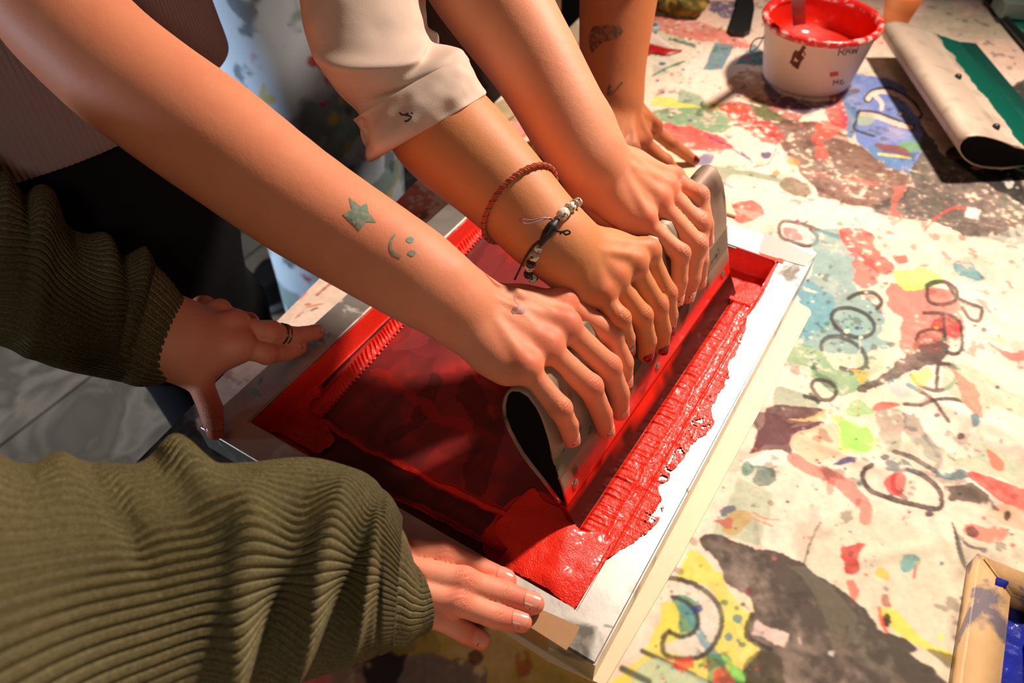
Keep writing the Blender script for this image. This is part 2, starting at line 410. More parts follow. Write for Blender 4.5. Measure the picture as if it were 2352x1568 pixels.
# sleeves, shirts and trousers: closed tubes laid over a limb, with folds and ribs
def cloth_tube(name, secs, ns, nt, material, parent, disp=None, flat=.85, cap=False, uvs=True, thick=0.0, jf=None, label=None):
    """secs: list of (edgeA px, edgeB px, depth[, depth ratio]) across the cloth; returns the object"""
    A = catmull([s[0] for s in secs], ns); B = catmull([s[1] for s in secs], ns)
    D = catmull([[s[2], s[3] if len(s) > 3 else flat] for s in secs], ns)
    cen = np.array([at_depth(*((A[i] + B[i]) / 2), D[i, 0]) for i in range(ns)])
    a3 = np.array([at_depth(*A[i], D[i, 0]) for i in range(ns)]); b3 = np.array([at_depth(*B[i], D[i, 0]) for i in range(ns)])
    sx = (b3 - a3) / 2; r = np.linalg.norm(sx, axis=1); sd = nrm(sx)
    tow = nrm(CAM - cen); tow = nrm(tow - sd * (tow * sd).sum(1, keepdims=True))
    th = np.linspace(0, 2 * math.pi, nt, endpoint=False); S = np.linspace(0, 1, ns)[:, None] + 0 * th[None]; TH = th[None] + 0 * S
    if jf is not None:                        # hem shape: shift of the far ring along the axis
        ax = nrm(np.gradient(cen, axis=0)); cen3 = cen[:, None] + ax[:, None] * jf(S, TH)[..., None]
    else: cen3 = cen[:, None]
    nd = np.cos(TH)[..., None] * sd[:, None] * -1 + np.sin(TH)[..., None] * tow[:, None] * D[:, 1][:, None, None]
    base = cen3 + nd * r[:, None, None]
    dirn = nrm(nd)
    if disp is not None:
        dd = disp(S, TH, base); base = base + dirn * dd[..., None]
    V = base.reshape(-1, 3); F = grid_faces(ns, nt, True)
    if thick:
        inner = (base[-1] - dirn[-1] * thick); k = len(V); deep = inner - nrm(cen[-1] - cen[-4]) * thick * 8 - dirn[-1] * thick
        V = np.concatenate([V, inner, deep]); j = np.arange(nt); l0 = (ns - 1) * nt
        F = np.concatenate([F, np.stack([l0 + j, l0 + (j + 1) % nt, k + (j + 1) % nt, k + j], -1), np.stack([k + j, k + (j + 1) % nt, k + nt + (j + 1) % nt, k + nt + j], -1)])
    me = mesh_np(name, V, F)
    if uvs:
        uv = me.uv_layers.new(name='UVMap'); li = F.ravel().copy(); n0 = ns * nt; li = np.where(li < n0, li, (ns - 1) * nt + (li - n0) % nt)
        u = (li % nt) / nt; v = (li // nt) / (ns - 1); q = u.reshape(-1, 4); q = np.where((q.max(1, keepdims=True) - q > .5), q + 1, q); u = q.ravel()
        uv.data.foreach_set('uv', np.stack([u, v], 1).astype(np.float32).ravel())
    o = fin(name, me, material, parent, label=label); return o
# ---------------------------------------------------------------- room
fl_m = mat('concrete', srgb(140, 135, 130), .8)
add_noise_color(fl_m, [srgb(110, 104, 98), srgb(176, 168, 158), srgb(128, 122, 114), srgb(160, 152, 142)], 5, 10, .8, [.3, .48, .56, .7])
add_bump(fl_m, 30, .25, .003)
me = bpy.data.meshes.new('floor'); bm = bmesh.new()
for x0, x1 in ((-3.6, -1.046), (-1.038, 3.4)):      # two slabs with an expansion joint between them
    box(bm, (x0, -3.2, -.1), (x1, 4.2, 0), .002)
box(bm, (-3.6, -3.2, -.1), (3.4, 4.2, -.006))
bm.to_mesh(me); bm.free(); o = fin('floor', me, fl_m, None, False); o['kind'] = 'structure'
wm = mat('plaster', srgb(150, 146, 142), .9); add_bump(wm, 40, .2, .002)
for nm, lo, hi in (('wall_left', (-3.7, -3.2, 0), (-3.6, 4.2, 2.9)), ('wall_back', (-3.6, 4.2, 0), (3.4, 4.3, 2.9)), ('wall_right', (3.4, -3.2, 0), (3.5, 4.2, 2.9))):
    bm = bmesh.new(); box(bm, lo, hi); o = fin(nm, mesh_bm(nm, bm), wm, None, False); o['kind'] = 'structure'

# ---------------------------------------------------------------- table
TZ = ZF - .034                                # top of the tablecloth
e0 = np.array([-.0450, -.0574]); e1 = np.array([-.1330, .9044]); ed = nrm(e1 - e0); en = np.array([ed[1], -ed[0]])   # left edge and inward normal
def tb(a, b): p = e0 + ed * a + en * b; return p    # table coordinates: a along the left edge, b inward
A0, A1, B1 = -.26, 2.05, 1.42
table = thing('table', 'long work table under a paint-stained cloth', 'table', (*tb(.9, .7), 0))
wood = mat('dark_wood', srgb(60, 48, 40), .5); add_noise_color(wood, [srgb(48, 38, 32), srgb(84, 66, 52)], 8, 6, 1.5)
bm = bmesh.new(); prism(bm, [(*tb(a, b), TZ - .0025) for a, b in ((A0, 0.001), (A1, 0.001), (A1, B1), (A0, B1))], (0, 0, -.028))
fin('table_top', mesh_bm('table_top', bm), wood, table, False)
for a, b in ((A0 + .10, .10), (A1 - .1, .10), (A0 + .10, B1 - .1), (A1 - .1, B1 - .1)):
    bm = bmesh.new(); p = tb(a, b); box(bm, (p[0] - .03, p[1] - .03, 0), (p[0] + .03, p[1] + .03, TZ - .030), .004)
    fin('leg', mesh_bm('leg', bm), wood, table, False)

# ---------------------------------------------------------------- painted tablecloth
def pip(X, Y, P):
    c = np.zeros(X.shape, bool); n = len(P)
    for i in range(n):
        x1, y1 = P[i]; x2, y2 = P[(i + 1) % n]
        if y1 == y2: continue
        c ^= ((y1 > Y) != (y2 > Y)) & (X < (x2 - x1) * (Y - y1) / (y2 - y1) + x1)
    return c
class Canvas:
    """colour of a painted surface at every vertex; outlines are given where the paint lies"""
    def __init__(s, V, base):
        s.V = V; s.px, s.py = to_px(V); s.C = np.tile(np.asarray(base, np.float32), (len(V), 1))
        W_ = V[:, :2]; s.nx = fbm(W_, 55, 4) ; s.ny = fbm(W_, 55, 4, 91); s.n2 = fbm(W_, 22, 5, 33); s.n3 = fbm(W_, 160, 3, 12)
        s.sc = FL / np.maximum(.2, -((V - CAM) @ ROT)[:, 2])
    def box(s, P, pad): return np.nonzero((s.px > P[:, 0].min() - pad) & (s.px < P[:, 0].max() + pad) & (s.py > P[:, 1].min() - pad) & (s.py < P[:, 1].max() + pad))[0]
    def put(s, idx, a, col, dry=0):
        a = a * 1.0
        a = a * np.clip(.93 + .16 * s.n2[idx] + .10 * s.n3[idx], .6, 1)
        if dry: a = a * np.clip((s.n3[idx] + s.n2[idx] * .6 + 1.1 - dry) * 3, 0, 1)
        c = np.asarray(srgb(*col), np.float32); s.C[idx] = s.C[idx] * (1 - a[:, None]) + c * a[:, None]
    def poly(s, pts, col, al=.95, jag=4, dry=0, curve=True):
        P = np.asarray(pts, float)
        if curve and len(P) > 3:
            Q = np.concatenate([P[-1:], P, P[:2]]); Q = catmull(Q, len(Q) * 6); m = len(Q); P = Q[int(m / (len(pts) + 2)): int(m * (len(pts) + 1) / (len(pts) + 2))]
        i = s.box(P, jag * 2 + 2); k = s.sc[i] / 2400 * jag
        m = pip(s.px[i] + s.nx[i] * k, s.py[i] + s.ny[i] * k, P); s.put(i[m], np.full(m.sum(), al), col, dry)
    def stroke(s, pts, col, w, al=.95, jag=1.2, dry=0, curve=True, taper=False):
        P = np.asarray(pts, float); P = catmull(P, len(P) * 8) if curve and len(P) > 2 else P; i = s.box(P, w + jag + 2)
        if len(i) == 0: return
        x = s.px[i] + s.nx[i] * jag; y = s.py[i] + s.ny[i] * jag; D = np.full(len(i), 1e9)
        for q in range(len(P) - 1):
            a = P[q]; b = P[q + 1] - a; t = np.clip(((x - a[0]) * b[0] + (y - a[1]) * b[1]) / (b @ b + 1e-9), 0, 1)
            ww = w / 2 * (1 if not taper else (1 - abs(2 * (q + .5) / len(P) - 1) ** 2) + .15)
            D = np.minimum(D, np.hypot(x - a[0] - t * b[0], y - a[1] - t * b[1]) - ww)
        m = D < 0; s.put(i[m], np.full(m.sum(), al), col, dry)
    def dot(s, x, y, r, col, al=.95, e=1, jag=.35, dry=0):
        i = s.box(np.array([[x - r * 2, y - r * 2], [x + r * 2, y + r * 2]]), 2); dx = s.px[i] - x; dy = (s.py[i] - y) / e
        m = np.hypot(dx, dy) + s.nx[i] * r * jag * 1.6 < r; s.put(i[m], np.full(m.sum(), al), col, dry)
    def noise(s, sc, off, thr, col, al, mask=None, soft=8):
        f = fbm(s.V[:, :2], sc, 5, off); a = np.clip((f - thr) * soft, 0, 1) * al
        if mask is not None: a = a * mask
        s.C = s.C * (1 - a[:, None]) + np.asarray(srgb(*col), np.float32) * a[:, None]

def warp(lo, hi, n, dens):
    t = np.linspace(lo, hi, 4000); w = dens(t); c = np.cumsum(w); c = (c - c[0]) / (c[-1] - c[0]); return np.interp(np.linspace(0, 1, n), c, t)
na, nb = 1400, 980
ga = warp(A0, A1, na, lambda t: 1 / (.42 + np.abs(t - .25) ** 1.25 * .9 + .7 * (t > 1.35)))
gb = warp(0.0, B1, nb, lambda t: 1 / (.42 + np.abs(t - .5) * .35 + 1.2 * (t > .86)))
AA, BB = np.meshgrid(ga, gb, indexing='ij'); XY = e0 + AA[..., None] * ed + BB[..., None] * en
xy = XY.reshape(-1, 2).astype(np.float32)
hz = .0007 * np.clip(fbm(xy, 9, 3, 5) + .2, 0, 1) * np.clip((xy[:, 0] - .43) / .05, 0, 1)
fold = np.clip((xy[:, 0] - .45) / .08, 0, 1)
def crease(x0, y0, x1, y1, h, w):
    a = at_height(x0, y0, -.034)[:2]; b = at_height(x1, y1, -.034)[:2]; d = b - a; t = np.clip(((xy - a) @ d) / (d @ d), 0, 1)
    q = xy - a - t[:, None] * d; r = np.hypot(q[:, 0], q[:, 1]) + .002 * fbm(xy, 14, 3, 60); return h * np.exp(-(r / w) ** 2) * np.sin(np.pi * np.clip(t, .03, .97)) ** .5
for cz in ((2100, 640, 2352, 760, .003, .008), (2080, 900, 2352, 1010, .0035, .009), (1850, 1010, 2080, 1100, .0025, .007), (2190, 1100, 2352, 1180, .004, .009),
           (2090, 500, 2210, 560, .004, .010), (1950, 1290, 2170, 1250, .002, .006), (2150, 1180, 2200, 1300, .0025, .006), (1800, 980, 1930, 920, .002, .006),
           (2000, 560, 2352, 520, .003, .010), (1740, 1180, 1760, 1290, .0015, .004), (2050, 1040, 2150, 980, .003, .008)):
    hz = hz + crease(*cz)
V3 = np.concatenate([xy, (TZ + hz)[:, None]], 1).astype(np.float32)
cv = Canvas(V3, srgb(248, 222, 202))
CR = (247, 226, 204); RED = (228, 62, 50); DRED = (170, 30, 28); PNK = (246, 160, 140); GRN = (150, 178, 148); DG = (40, 120, 84); TEAL = (52, 128, 140)
BLU = (92, 122, 190); NAVY = (48, 52, 120); YEL = (236, 214, 84); BLK = (58, 50, 44); LIME = (150, 226, 90); PUR = (84, 46, 56); ORG = (240, 150, 60); DK = (30, 28, 26); SAGE = (168, 190, 160)
cv.noise(3.2, 3, .25, (252, 208, 186), .5); cv.noise(6, 40, .35, (244, 196, 168), .4); cv.noise(5, 9, .42, SAGE, .45)
cv.noise(7, 61, .30, (222, 196, 176), .35, (cv.px > 1400).astype(np.float32), 3); cv.noise(11, 63, .45, (190, 168, 150), .35, (cv.px > 1500).astype(np.float32), 3); cv.noise(16, 65, .52, (150, 132, 120), .35, (cv.px > 1500).astype(np.float32), 5)
def c1(*p): return [(1500 + x / 2.761, y / 2.761) for x, y in p]           # traced on three enlargements of the cloth
def c2(*p): return [(1500 + x / 2.761, 500 + y / 2.761) for x, y in p]
def c3(*p): return [(1452 + x / 2.6133, 968 + y / 2.6133) for x, y in p]
# far part
cv.poly(c1((-400, 60), (0, 100), (250, 130), (520, 210), (640, 300), (480, 290), (200, 240), (-100, 160)), (226, 96, 76), .75, 8, .25)
cv.poly(c1((350, 20), (520, 0), (560, 60), (480, 120), (390, 80)), NAVY, .8, 10, .4)
cv.poly(c1((395, 270), (510, 290), (440, 440), (320, 440)), TEAL, .85, 3, 0, False); cv.poly(c1((640, 280), (750, 370), (700, 420), (520, 400)), TEAL, .85, 4, 0, False)
cv.poly(c1((450, 280), (400, 290), (360, 360)), DG, .6, 5, .3)
cv.stroke(c1((0, 480), (90, 430), (200, 390)), DG, 4, .9); cv.stroke(c1((140, 260), (230, 280), (270, 300)), DG, 7, .9, 2, .2); cv.dot(1521, 146, 9, NAVY, .9, .5)
cv.poly(c1((470, 560), (500, 480), (620, 440), (700, 470), (760, 560), (830, 630), (700, 650), (560, 620)), (198, 150, 118), .85, 8, .15)  # tan patch left of the bucket: its cast shadow painted on the cloth
cv.poly(c1((0, 620), (60, 610), (250, 640), (400, 650), (600, 700), (300, 690), (0, 670)), YEL, .9, 5, .1)
cv.poly(c1((170, 565), (300, 600), (360, 680), (150, 650)), GRN, .85, 3, 0, False)
cv.poly(c1((0, 710), (150, 690), (330, 680), (480, 740), (560, 780), (420, 830), (200, 810), (30, 770)), (70, 150, 100), .8, 9, .12)
cv.poly(c1((80, 790), (200, 800), (330, 830), (460, 880), (500, 940), (330, 960), (180, 930), (100, 860)), (238, 66, 58), .9, 7, .05)
cv.poly(c1((330, 850), (460, 900), (500, 930), (400, 900)), (90, 40, 110), .7, 6, .2)
cv.poly(c1((420, 690), (540, 640), (700, 620), (880, 640), (980, 700), (900, 790), (760, 760), (640, 760), (520, 740)), (150, 38, 30), .85, 14, .15)
cv.poly(c1((620, 640), (760, 690), (860, 760), (1040, 790), (900, 800), (700, 760)), (84, 110, 60), .85, 8, .1)
cv.poly(c1((640, 790), (760, 760), (1050, 790), (1180, 830), (1280, 900), (1400, 980), (1600, 1050), (1640, 1180), (1500, 1320), (1250, 1310), (1080, 1250), (960, 1120), (880, 1010), (800, 900)), (104, 64, 52), .93, 10, .06)
cv.poly(c1((700, 760), (820, 860), (760, 920), (660, 860), (580, 800)), (232, 60, 50), .85, 14, .15)
cv.poly(c1((420, 660), (580, 680), (640, 800), (520, 780)), (222, 74, 54), .8, 12, .2)
cv.poly(c1((1200, 470), (1400, 480), (1560, 520), (1640, 650), (1700, 760), (1700, 960), (1620, 1080), (1500, 1040), (1300, 900), (1280, 760), (1200, 620)), BLU, .93, 5, 0)
cv.poly(c1((1190, 640), (1300, 700), (1270, 870), (1200, 800)), (80, 120, 160), .9, 5, .05)
cv.poly(c1((1380, 930), (1640, 960), (1640, 1100), (1420, 1010)), (86, 130, 170), .85, 6, .1)
cv.poly(c1((1580, 900), (1700, 900), (1690, 950), (1560, 950)), (110, 160, 90), .85, 6)
cv.poly(c1((1420, 900), (1600, 940), (1600, 985), (1440, 950)), (130, 60, 40), .85, 5); cv.stroke(c1((1430, 975), (1630, 1000)), YEL, 5, .9)
cv.stroke(c1((1360, 630), (1400, 585), (1480, 570), (1560, 600), (1640, 650), (1690, 730)), BLK, 17); cv.stroke(c1((1365, 625), (1400, 590), (1480, 580), (1560, 610), (1630, 660), (1680, 725)), (246, 214, 196), 10.5)
cv.stroke(c1((1400, 600), (1450, 650), (1450, 690)), (246, 214, 196), 9); cv.dot(1500 + 1570 / 2.761, 715 / 2.761, 9, BLK); cv.dot(1500 + 1570 / 2.761, 715 / 2.761, 6, (246, 214, 196))
cv.stroke(c1((1310, 720), (1420, 730), (1520, 770), (1640, 810)), BLK, 17); cv.stroke(c1((1315, 725), (1420, 738), (1520, 778), (1632, 808)), (246, 204, 188), 11)
cv.stroke(c1((1310, 700), (1290, 760), (1280, 820), (1400, 860)), BLK, 6); cv.poly(c1((1310, 720), (1400, 730), (1380, 790), (1300, 790)), (160, 176, 150), .9, 3)
cv.stroke(c1((1140, 860), (1230, 880)), (190, 160, 140), 9, .9); cv.dot(1964, 212, 12, (110, 76, 60), .9, .5)
cv.poly(c1((1040, 790), (1220, 780), (1160, 850), (1080, 920), (1100, 1020), (1020, 960)), (222, 90, 76), .85, 12, .2)
cv.poly(c1((1120, 600), (1200, 580), (1220, 780), (1100, 760)), (214, 44, 40), .85, 9, .1)
cv.poly(c1((700, 440), (720, 500), (820, 600), (980, 640), (1150, 630), (1200, 560), (1180, 640), (1000, 720), (850, 700), (720, 600)), (60, 60, 100), .85, 4, .1)
cv.poly(c1((1600, 700), (1750, 850), (1900, 1010), (2200, 950), (2500, 900), (2500, 1500), (2100, 1520), (1850, 1440), (1600, 1380), (1400, 1330), (1500, 1250), (1640, 1180), (1640, 1060), (1700, 950), (1690, 800)), (74, 70, 64), .95, 8, .03)
cv.poly(c1((1850, 960), (2000, 900), (2100, 880), (2250, 1000), (2340, 1150), (2360, 1300), (2100, 1150), (1950, 1060)), (16, 16, 16), .96, 6)
cv.poly(c1((2000, 650), (2250, 550), (2500, 500), (2500, 1100), (2300, 1100), (2150, 950), (2000, 860)), (28, 34, 32), .95, 8)
cv.poly(c1((2100, 900), (2220, 930), (2420, 970), (2400, 1040), (2200, 1000)), (40, 130, 130), .8, 8, .3); cv.stroke(c1((2230, 990), (2300, 1060), (2420, 1110)), (200, 190, 170), 5, .8, 3, .3)
cv.dot(2318, 420, 10, (200, 200, 190), .8); cv.poly(c1((2020, 1060), (2080, 1040), (2120, 1060), (2060, 1080)), (200, 120, 90), .9, 3)
rg = random.Random(4)
for _ in range(110):
    x, y = rg.uniform(1930, 2340), rg.uniform(370, 520); cv.dot(x, y, rg.uniform(1, 4), rg.choice([(170, 160, 150), (120, 140, 110), (190, 110, 100), (150, 150, 150)]), .7, rg.uniform(.4, 1))
cv.poly(c1((800, 1150), (900, 1130), (1000, 1200), (960, 1250), (820, 1200)), (96, 84, 50), .85, 5)
cv.stroke(c1((980, 1105), (1130, 1110)), RED, 3, .9); cv.stroke(c1((1200, 1130), (1310, 1145), (1420, 1165)), (246, 76, 66), 9, .95, 3, 0, True, True)
cv.stroke(c1((1200, 1210), (1240, 1160)), RED, 3, .9); cv.stroke(c1((1720, 1460), (1800, 1380), (1900, 1320), (1990, 1320)), (232, 70, 60), 4, .95)
cv.poly(c1((1990, 1310), (2080, 1330), (2060, 1390), (1980, 1370)), (250, 226, 214), .97, 2, 0, False)
cv.poly(c1((1520, 1180), (1600, 1200), (1560, 1290), (1600, 1380), (1520, 1420), (1500, 1300)), (210, 110, 96), .6, 12, .4)
cv.poly(c1((380, 1060), (440, 1060), (700, 1100), (840, 1150), (700, 1140), (500, 1110), (420, 1230), (310, 1160)), (138, 156, 128), .85, 3)
cv.poly(c1((300, 985), (380, 975), (370, 1040), (290, 1050)), (96, 100, 150), .8, 6, .2); cv.stroke(c1((440, 1160), (500, 1190)), BLU, 5, .8)
for x, y, r, c in ((1760, 358, 9, NAVY), (1775, 378, 7, NAVY), (1788, 352, 5, NAVY), (1750, 376, 8, YEL), (1784, 392, 7, ORG), (1818, 372, 11, ORG), (1822, 392, 9, (240, 160, 110)), (1740, 380, 4, NAVY)):
    cv.dot(x, y, r, c, .85, .8, .8)
cv.stroke(c1((500, 940), (620, 1010), (560, 960)), NAVY, 4, .8, 3, .2); cv.stroke(c1((780, 940), (740, 1030), (640, 1060)), NAVY, 3, .7, 3, .3)
cv.poly(c1((470, 1320), (560, 1280), (640, 1280), (710, 1330), (680, 1370), (600, 1410), (500, 1390)), (240, 84, 72), .92, 6, .02)
# middle
cv.stroke(c2((1010, 60), (950, 40), (880, 22), (820, 22), (800, 70), (815, 120), (880, 150), (960, 175), (1025, 165), (1040, 120), (990, 60), (1050, 80), (1120, 105), (1200, 125)), (66, 60, 54), 9)
cv.poly(c2((840, 60), (910, 70), (950, 130), (900, 140), (830, 105)), (150, 66, 90), .75, 4, .1)
cv.poly(c2((-100, -190), (200, -120), (500, -60), (860, -10), (860, 10), (600, 0), (300, -60), (0, -120)), (250, 226, 200), .3, 5)
cv.poly(c2((1020, 110), (1200, 100), (1320, 200), (1280, 330), (1300, 480), (1450, 600), (1450, 760), (1560, 780), (1500, 850), (1250, 860), (1050, 830), (930, 780), (900, 520), (980, 360)), (104, 160, 160), .82, 14, .12)
cv.poly(c2((950, 420), (1100, 460), (1180, 560), (1080, 700), (950, 760), (900, 600)), (96, 156, 172), .8, 10, .1)
cv.poly(c2((930, 780), (1080, 860), (1220, 960), (1380, 1020), (1250, 1130), (1100, 1080), (950, 960), (850, 900)), (96, 160, 110), .78, 12, .12)
cv.poly(c2((1290, 860), (1400, 900), (1450, 950), (1330, 1000)), (150, 190, 150), .6, 8)
cv.poly(c2((780, 1060), (880, 1090), (1050, 1160), (1000, 1240), (880, 1200), (770, 1180)), (140, 164, 140), .8, 4)
cv.poly(c2((1190, 90), (1380, 90), (1420, 200), (1530, 320), (1400, 330), (1300, 250), (1220, 180)), (236, 62, 54), .88, 12, .08)
cv.poly(c2((1260, 230), (1400, 290), (1420, 420), (1290, 440), (1280, 330)), (200, 70, 64), .75, 14, .2)
cv.poly(c2((1480, 420), (1700, 440), (1900, 500), (1950, 640), (1960, 760), (1800, 830), (1640, 870), (1580, 760), (1580, 620), (1500, 560)), (238, 92, 84), .8, 14, .14)
cv.poly(c2((1800, 650), (1940, 660), (1950, 760), (1820, 740), (1760, 690)), (196, 34, 38), .9, 8)
cv.poly(c2((1530, 330), (1700, 310), (1830, 370), (1740, 460), (1600, 460)), LIME, .75, 12, .1)
cv.poly(c2((1900, 300), (2020, 290), (2100, 400), (1960, 380)), (40, 140, 150), .85, 6, .1)
cv.poly(c2((1950, 130), (2140, 120), (2400, 60), (2400, 450), (2200, 480), (2110, 380), (2160, 240), (1960, 220)), (196, 200, 184), .7, 5, .1)
cv.poly(c2((1530, 260), (1600, 240), (1620, 280), (1550, 290)), (238, 70, 64), .85, 6)
for p in (((1240, 510), (1300, 480), (1390, 475), (1450, 530), (1420, 575)), ((1740, 440), (1745, 520), (1800, 550), (1900, 535), (1930, 470), (1870, 415), (1790, 405), (1740, 430), (1850, 405), (1920, 500), (2010, 545), (2085, 575), (2070, 650), (2010, 640), (1960, 570)),
          ((1720, 605), (1800, 605), (1880, 620), (1940, 660), (1955, 720)), ((1670, 770), (1700, 725), (1800, 705), (1850, 730), (1830, 790), (1780, 810)), ((1840, 620), (1850, 760)), ((1960, 740), (1950, 840), (1900, 865), (1850, 840)),
          ((1640, 1000), (1690, 1060), (1800, 1095), (1890, 1060), (1925, 990), (1890, 935), (1810, 935), (1800, 1080)), ((1595, 1180), (1700, 1185), (1800, 1150), (1920, 1150), (2000, 1180), (2050, 1240)), ((1620, 1060), (1700, 1100), (1790, 1170), (1830, 1230), (1870, 1290)),
          ((960, 1130), (1040, 1150), (1130, 1150), (1165, 1090), (1110, 1035), (1030, 1030), (1005, 1070), (1060, 1150)), ((1000, 1120), (1050, 1170))):
    cv.stroke(c2(*p), (52, 48, 42), 9.5, .92)
def oval(cx, cy, rx, ry, rot, a0=0, a1=360, n=22):
    t = np.radians(np.linspace(a0, a1, n)); c, s_ = math.cos(math.radians(rot)), math.sin(math.radians(rot)); return [(cx + rx * math.cos(q) * c - ry * math.sin(q) * s_, cy + rx * math.cos(q) * s_ + ry * math.sin(q) * c) for q in t]
cv.stroke(c2(*oval(1267, 665, 140, 86, 22)), (52, 48, 42), 9.5, .92); cv.stroke(c2(*oval(1210, 860, 155, 88, 28, 150, 440)), (52, 48, 42), 10, .88)
cv.poly(c2((1290, 1090), (1400, 1020), (1520, 930), (1600, 870), (1760, 820), (1880, 830), (1820, 920), (1700, 960), (1600, 990), (1450, 1060), (1330, 1130)), (66, 44, 42), .93, 9, .04)
cv.poly(c2((1660, 790), (1780, 740), (1860, 800), (1800, 860), (1700, 850)), (110, 70, 62), .7, 10, .3)
cv.poly(c2((740, 1200), (850, 1180), (1100, 1230), (960, 1280), (860, 1330), (1060, 1300), (960, 1370), (780, 1350), (700, 1450), (620, 1490), (640, 1440), (700, 1310)), (84, 40, 46), .93, 5, .02)
cv.poly(c2((690, 1330), (820, 1290), (880, 1340), (860, 1430), (760, 1430), (650, 1420)), (134, 104, 106), .9, 4, .1)
cv.poly(c2((830, 1275), (1000, 1260), (1120, 1220), (1220, 1280), (1100, 1300), (960, 1300)), (226, 190, 130), .9, 8, .05)
cv.poly(c2((1400, 1190), (1440, 1170), (1530, 1170), (1560, 1190), (1400, 1225)), (226, 64, 54), .92, 3)
cv.poly(c2((1410, 1215), (1500, 1205), (1600, 1260), (1600, 1380), (1500, 1500), (1450, 1400)), (150, 128, 116), .75, 8, .12)
cv.poly(c2((1200, 1290), (1350, 1340), (1440, 1430), (1300, 1480), (1180, 1490)), LIME, .7, 12, .08)
cv.poly(c2((1280, 1160), (1360, 1190), (1400, 1240), (1290, 1260), (1200, 1230)), (110, 190, 100), .7, 8, .1)
cv.poly(c2((1580, 1250), (1700, 1300), (1760, 1420), (1850, 1480), (1760, 1560), (1660, 1420)), (70, 84, 80), .6, 14, .3)
cv.poly(c2((1830, 1050), (1900, 930), (2060, 960), (2250, 1100), (2500, 1200), (2500, 1350), (2200, 1200), (2060, 1250), (1950, 1150)), SAGE, .7, 6, .05)
cv.poly(c2((1900, 950), (1960, 1000), (2060, 1100), (2080, 1260), (1980, 1180)), (244, 130, 108), .8, 8, .05)
cv.poly(c2((2060, 1340), (2140, 1450), (2352, 1560), (2500, 1620), (2500, 1750), (2200, 1650), (1900, 1560), (2080, 1480)), SAGE, .75, 5, .03)
cv.poly(c2((2010, 1240), (2060, 1240), (2070, 1320), (2030, 1330)), TEAL, .85, 6, .1); cv.poly(c2((1400, 1380), (1560, 1380), (1800, 1420), (1900, 1560), (1600, 1600), (1450, 1500)), (176, 190, 164), .55, 10, .05)
cv.poly(c2((2130, 790), (2200, 830), (2330, 850), (2352, 900), (2250, 900)), (240, 90, 80), .8, 10, .3); cv.poly(c2((2060, 760), (2250, 765), (2200, 780)), (250, 200, 90), .85, 4)
cv.poly(c2((1460, 1040), (1600, 1020), (1700, 1100), (1560, 1130)), (150, 190, 200), .5, 8, .1); cv.poly(c2((1640, 990), (1760, 960), (1740, 1060), (1660, 1050)), (236, 226, 90), .7, 6)
cv.poly(c2((1240, 950), (1350, 970), (1360, 1010), (1320, 1060), (1280, 990)), (236, 176, 60), .9, 6)
cv.stroke(c2((1230, 960), (1300, 860), (1310, 750)), (210, 210, 205), 4, .7, 2, .3)
# near part
cv.poly(c3((720, -60), (860, -40), (980, -10), (1150, 20), (980, 100), (960, 190), (870, 160), (700, 190), (760, 90)), (96, 50, 56), .85, 5, .05)
cv.poly(c3((960, 140), (1000, 60), (1200, 20), (1260, 60), (1260, 180), (1180, 220), (1080, 240)), (240, 196, 162), .9, 4)
cv.poly(c3((1180, -20), (1290, 10), (1420, 60), (1440, 160), (1290, 170), (1240, 190), (1260, 80)), LIME, .75, 12, .06)
cv.poly(c3((640, 270), (700, 230), (870, 160), (960, 200), (900, 250), (760, 300)), (250, 240, 225), .8, 5); cv.poly(c3((650, 280), (700, 250), (730, 300), (690, 330)), (40, 130, 110), .85, 6)
cv.poly(c3((720, 280), (860, 290), (850, 360), (790, 390), (730, 320)), (50, 110, 100), .8, 12, .35); cv.poly(c3((1190, 270), (1270, 225), (1350, 215), (1340, 245), (1260, 265)), NAVY, .9, 7, .1)
cv.stroke(c3((970, 215), (1060, 280), (1180, 330), (1290, 400), (1390, 510), (1400, 590)), (240, 100, 88), 28, .72, 5, .04); cv.stroke(c3((1150, 300), (1200, 350), (1200, 420)), (150, 70, 60), 18, .5, 7, .3)
cv.stroke(c3((1440, 262), (1395, 290), (1385, 350), (1440, 420), (1560, 462), (1700, 500), (1840, 522), (1858, 450), (1820, 380), (1740, 315), (1660, 290)), (52, 48, 42), 12.5); cv.stroke(c3((1640, 290), (1575, 320), (1570, 400), (1640, 460)), (110, 40, 40), 11, .8)
cv.poly(c3((1510, 370), (1560, 320), (1640, 330), (1620, 430), (1550, 430)), (206, 40, 46), .85, 3); cv.poly(c3((1540, 250), (1640, 240), (1720, 290), (1640, 310), (1550, 300)), (44, 96, 104), .85, 10, .1)
cv.stroke(c3((1570, 180), (1660, 205), (1740, 250), (1820, 295)), (80, 66, 64), 11, .9); cv.stroke(c3((1820, 290), (1845, 230), (1810, 150), (1760, 90)), (130, 124, 120), 14, .6)
cv.dot(1452 + 1515 / 2.61, 968 + 213 / 2.61, 11, (54, 80, 80), .95, .7, .1); cv.dot(1452 + 1780 / 2.61, 968 + 552 / 2.61, 12, BLK, .95, .65, .1); cv.dot(1452 + 1970 / 2.61, 968 + 88 / 2.61, 10, (84, 66, 52), .9, .8, .2)
cv.poly(c3((1830, 300), (1960, 280), (2020, 330), (1900, 340)), (38, 130, 140), .85, 10, .1); cv.dot(1452 + 1960 / 2.61, 968 + 435 / 2.61, 9, TEAL, .85, .7, .5)
cv.poly(c3((2010, 320), (2060, 300), (2200, 350), (2500, 460), (2500, 620), (2250, 500), (2140, 420)), (236, 54, 44), .93, 4); cv.poly(c3((2120, 560), (2250, 500), (2500, 620), (2500, 700), (2280, 640)), (240, 180, 150), .85, 3)
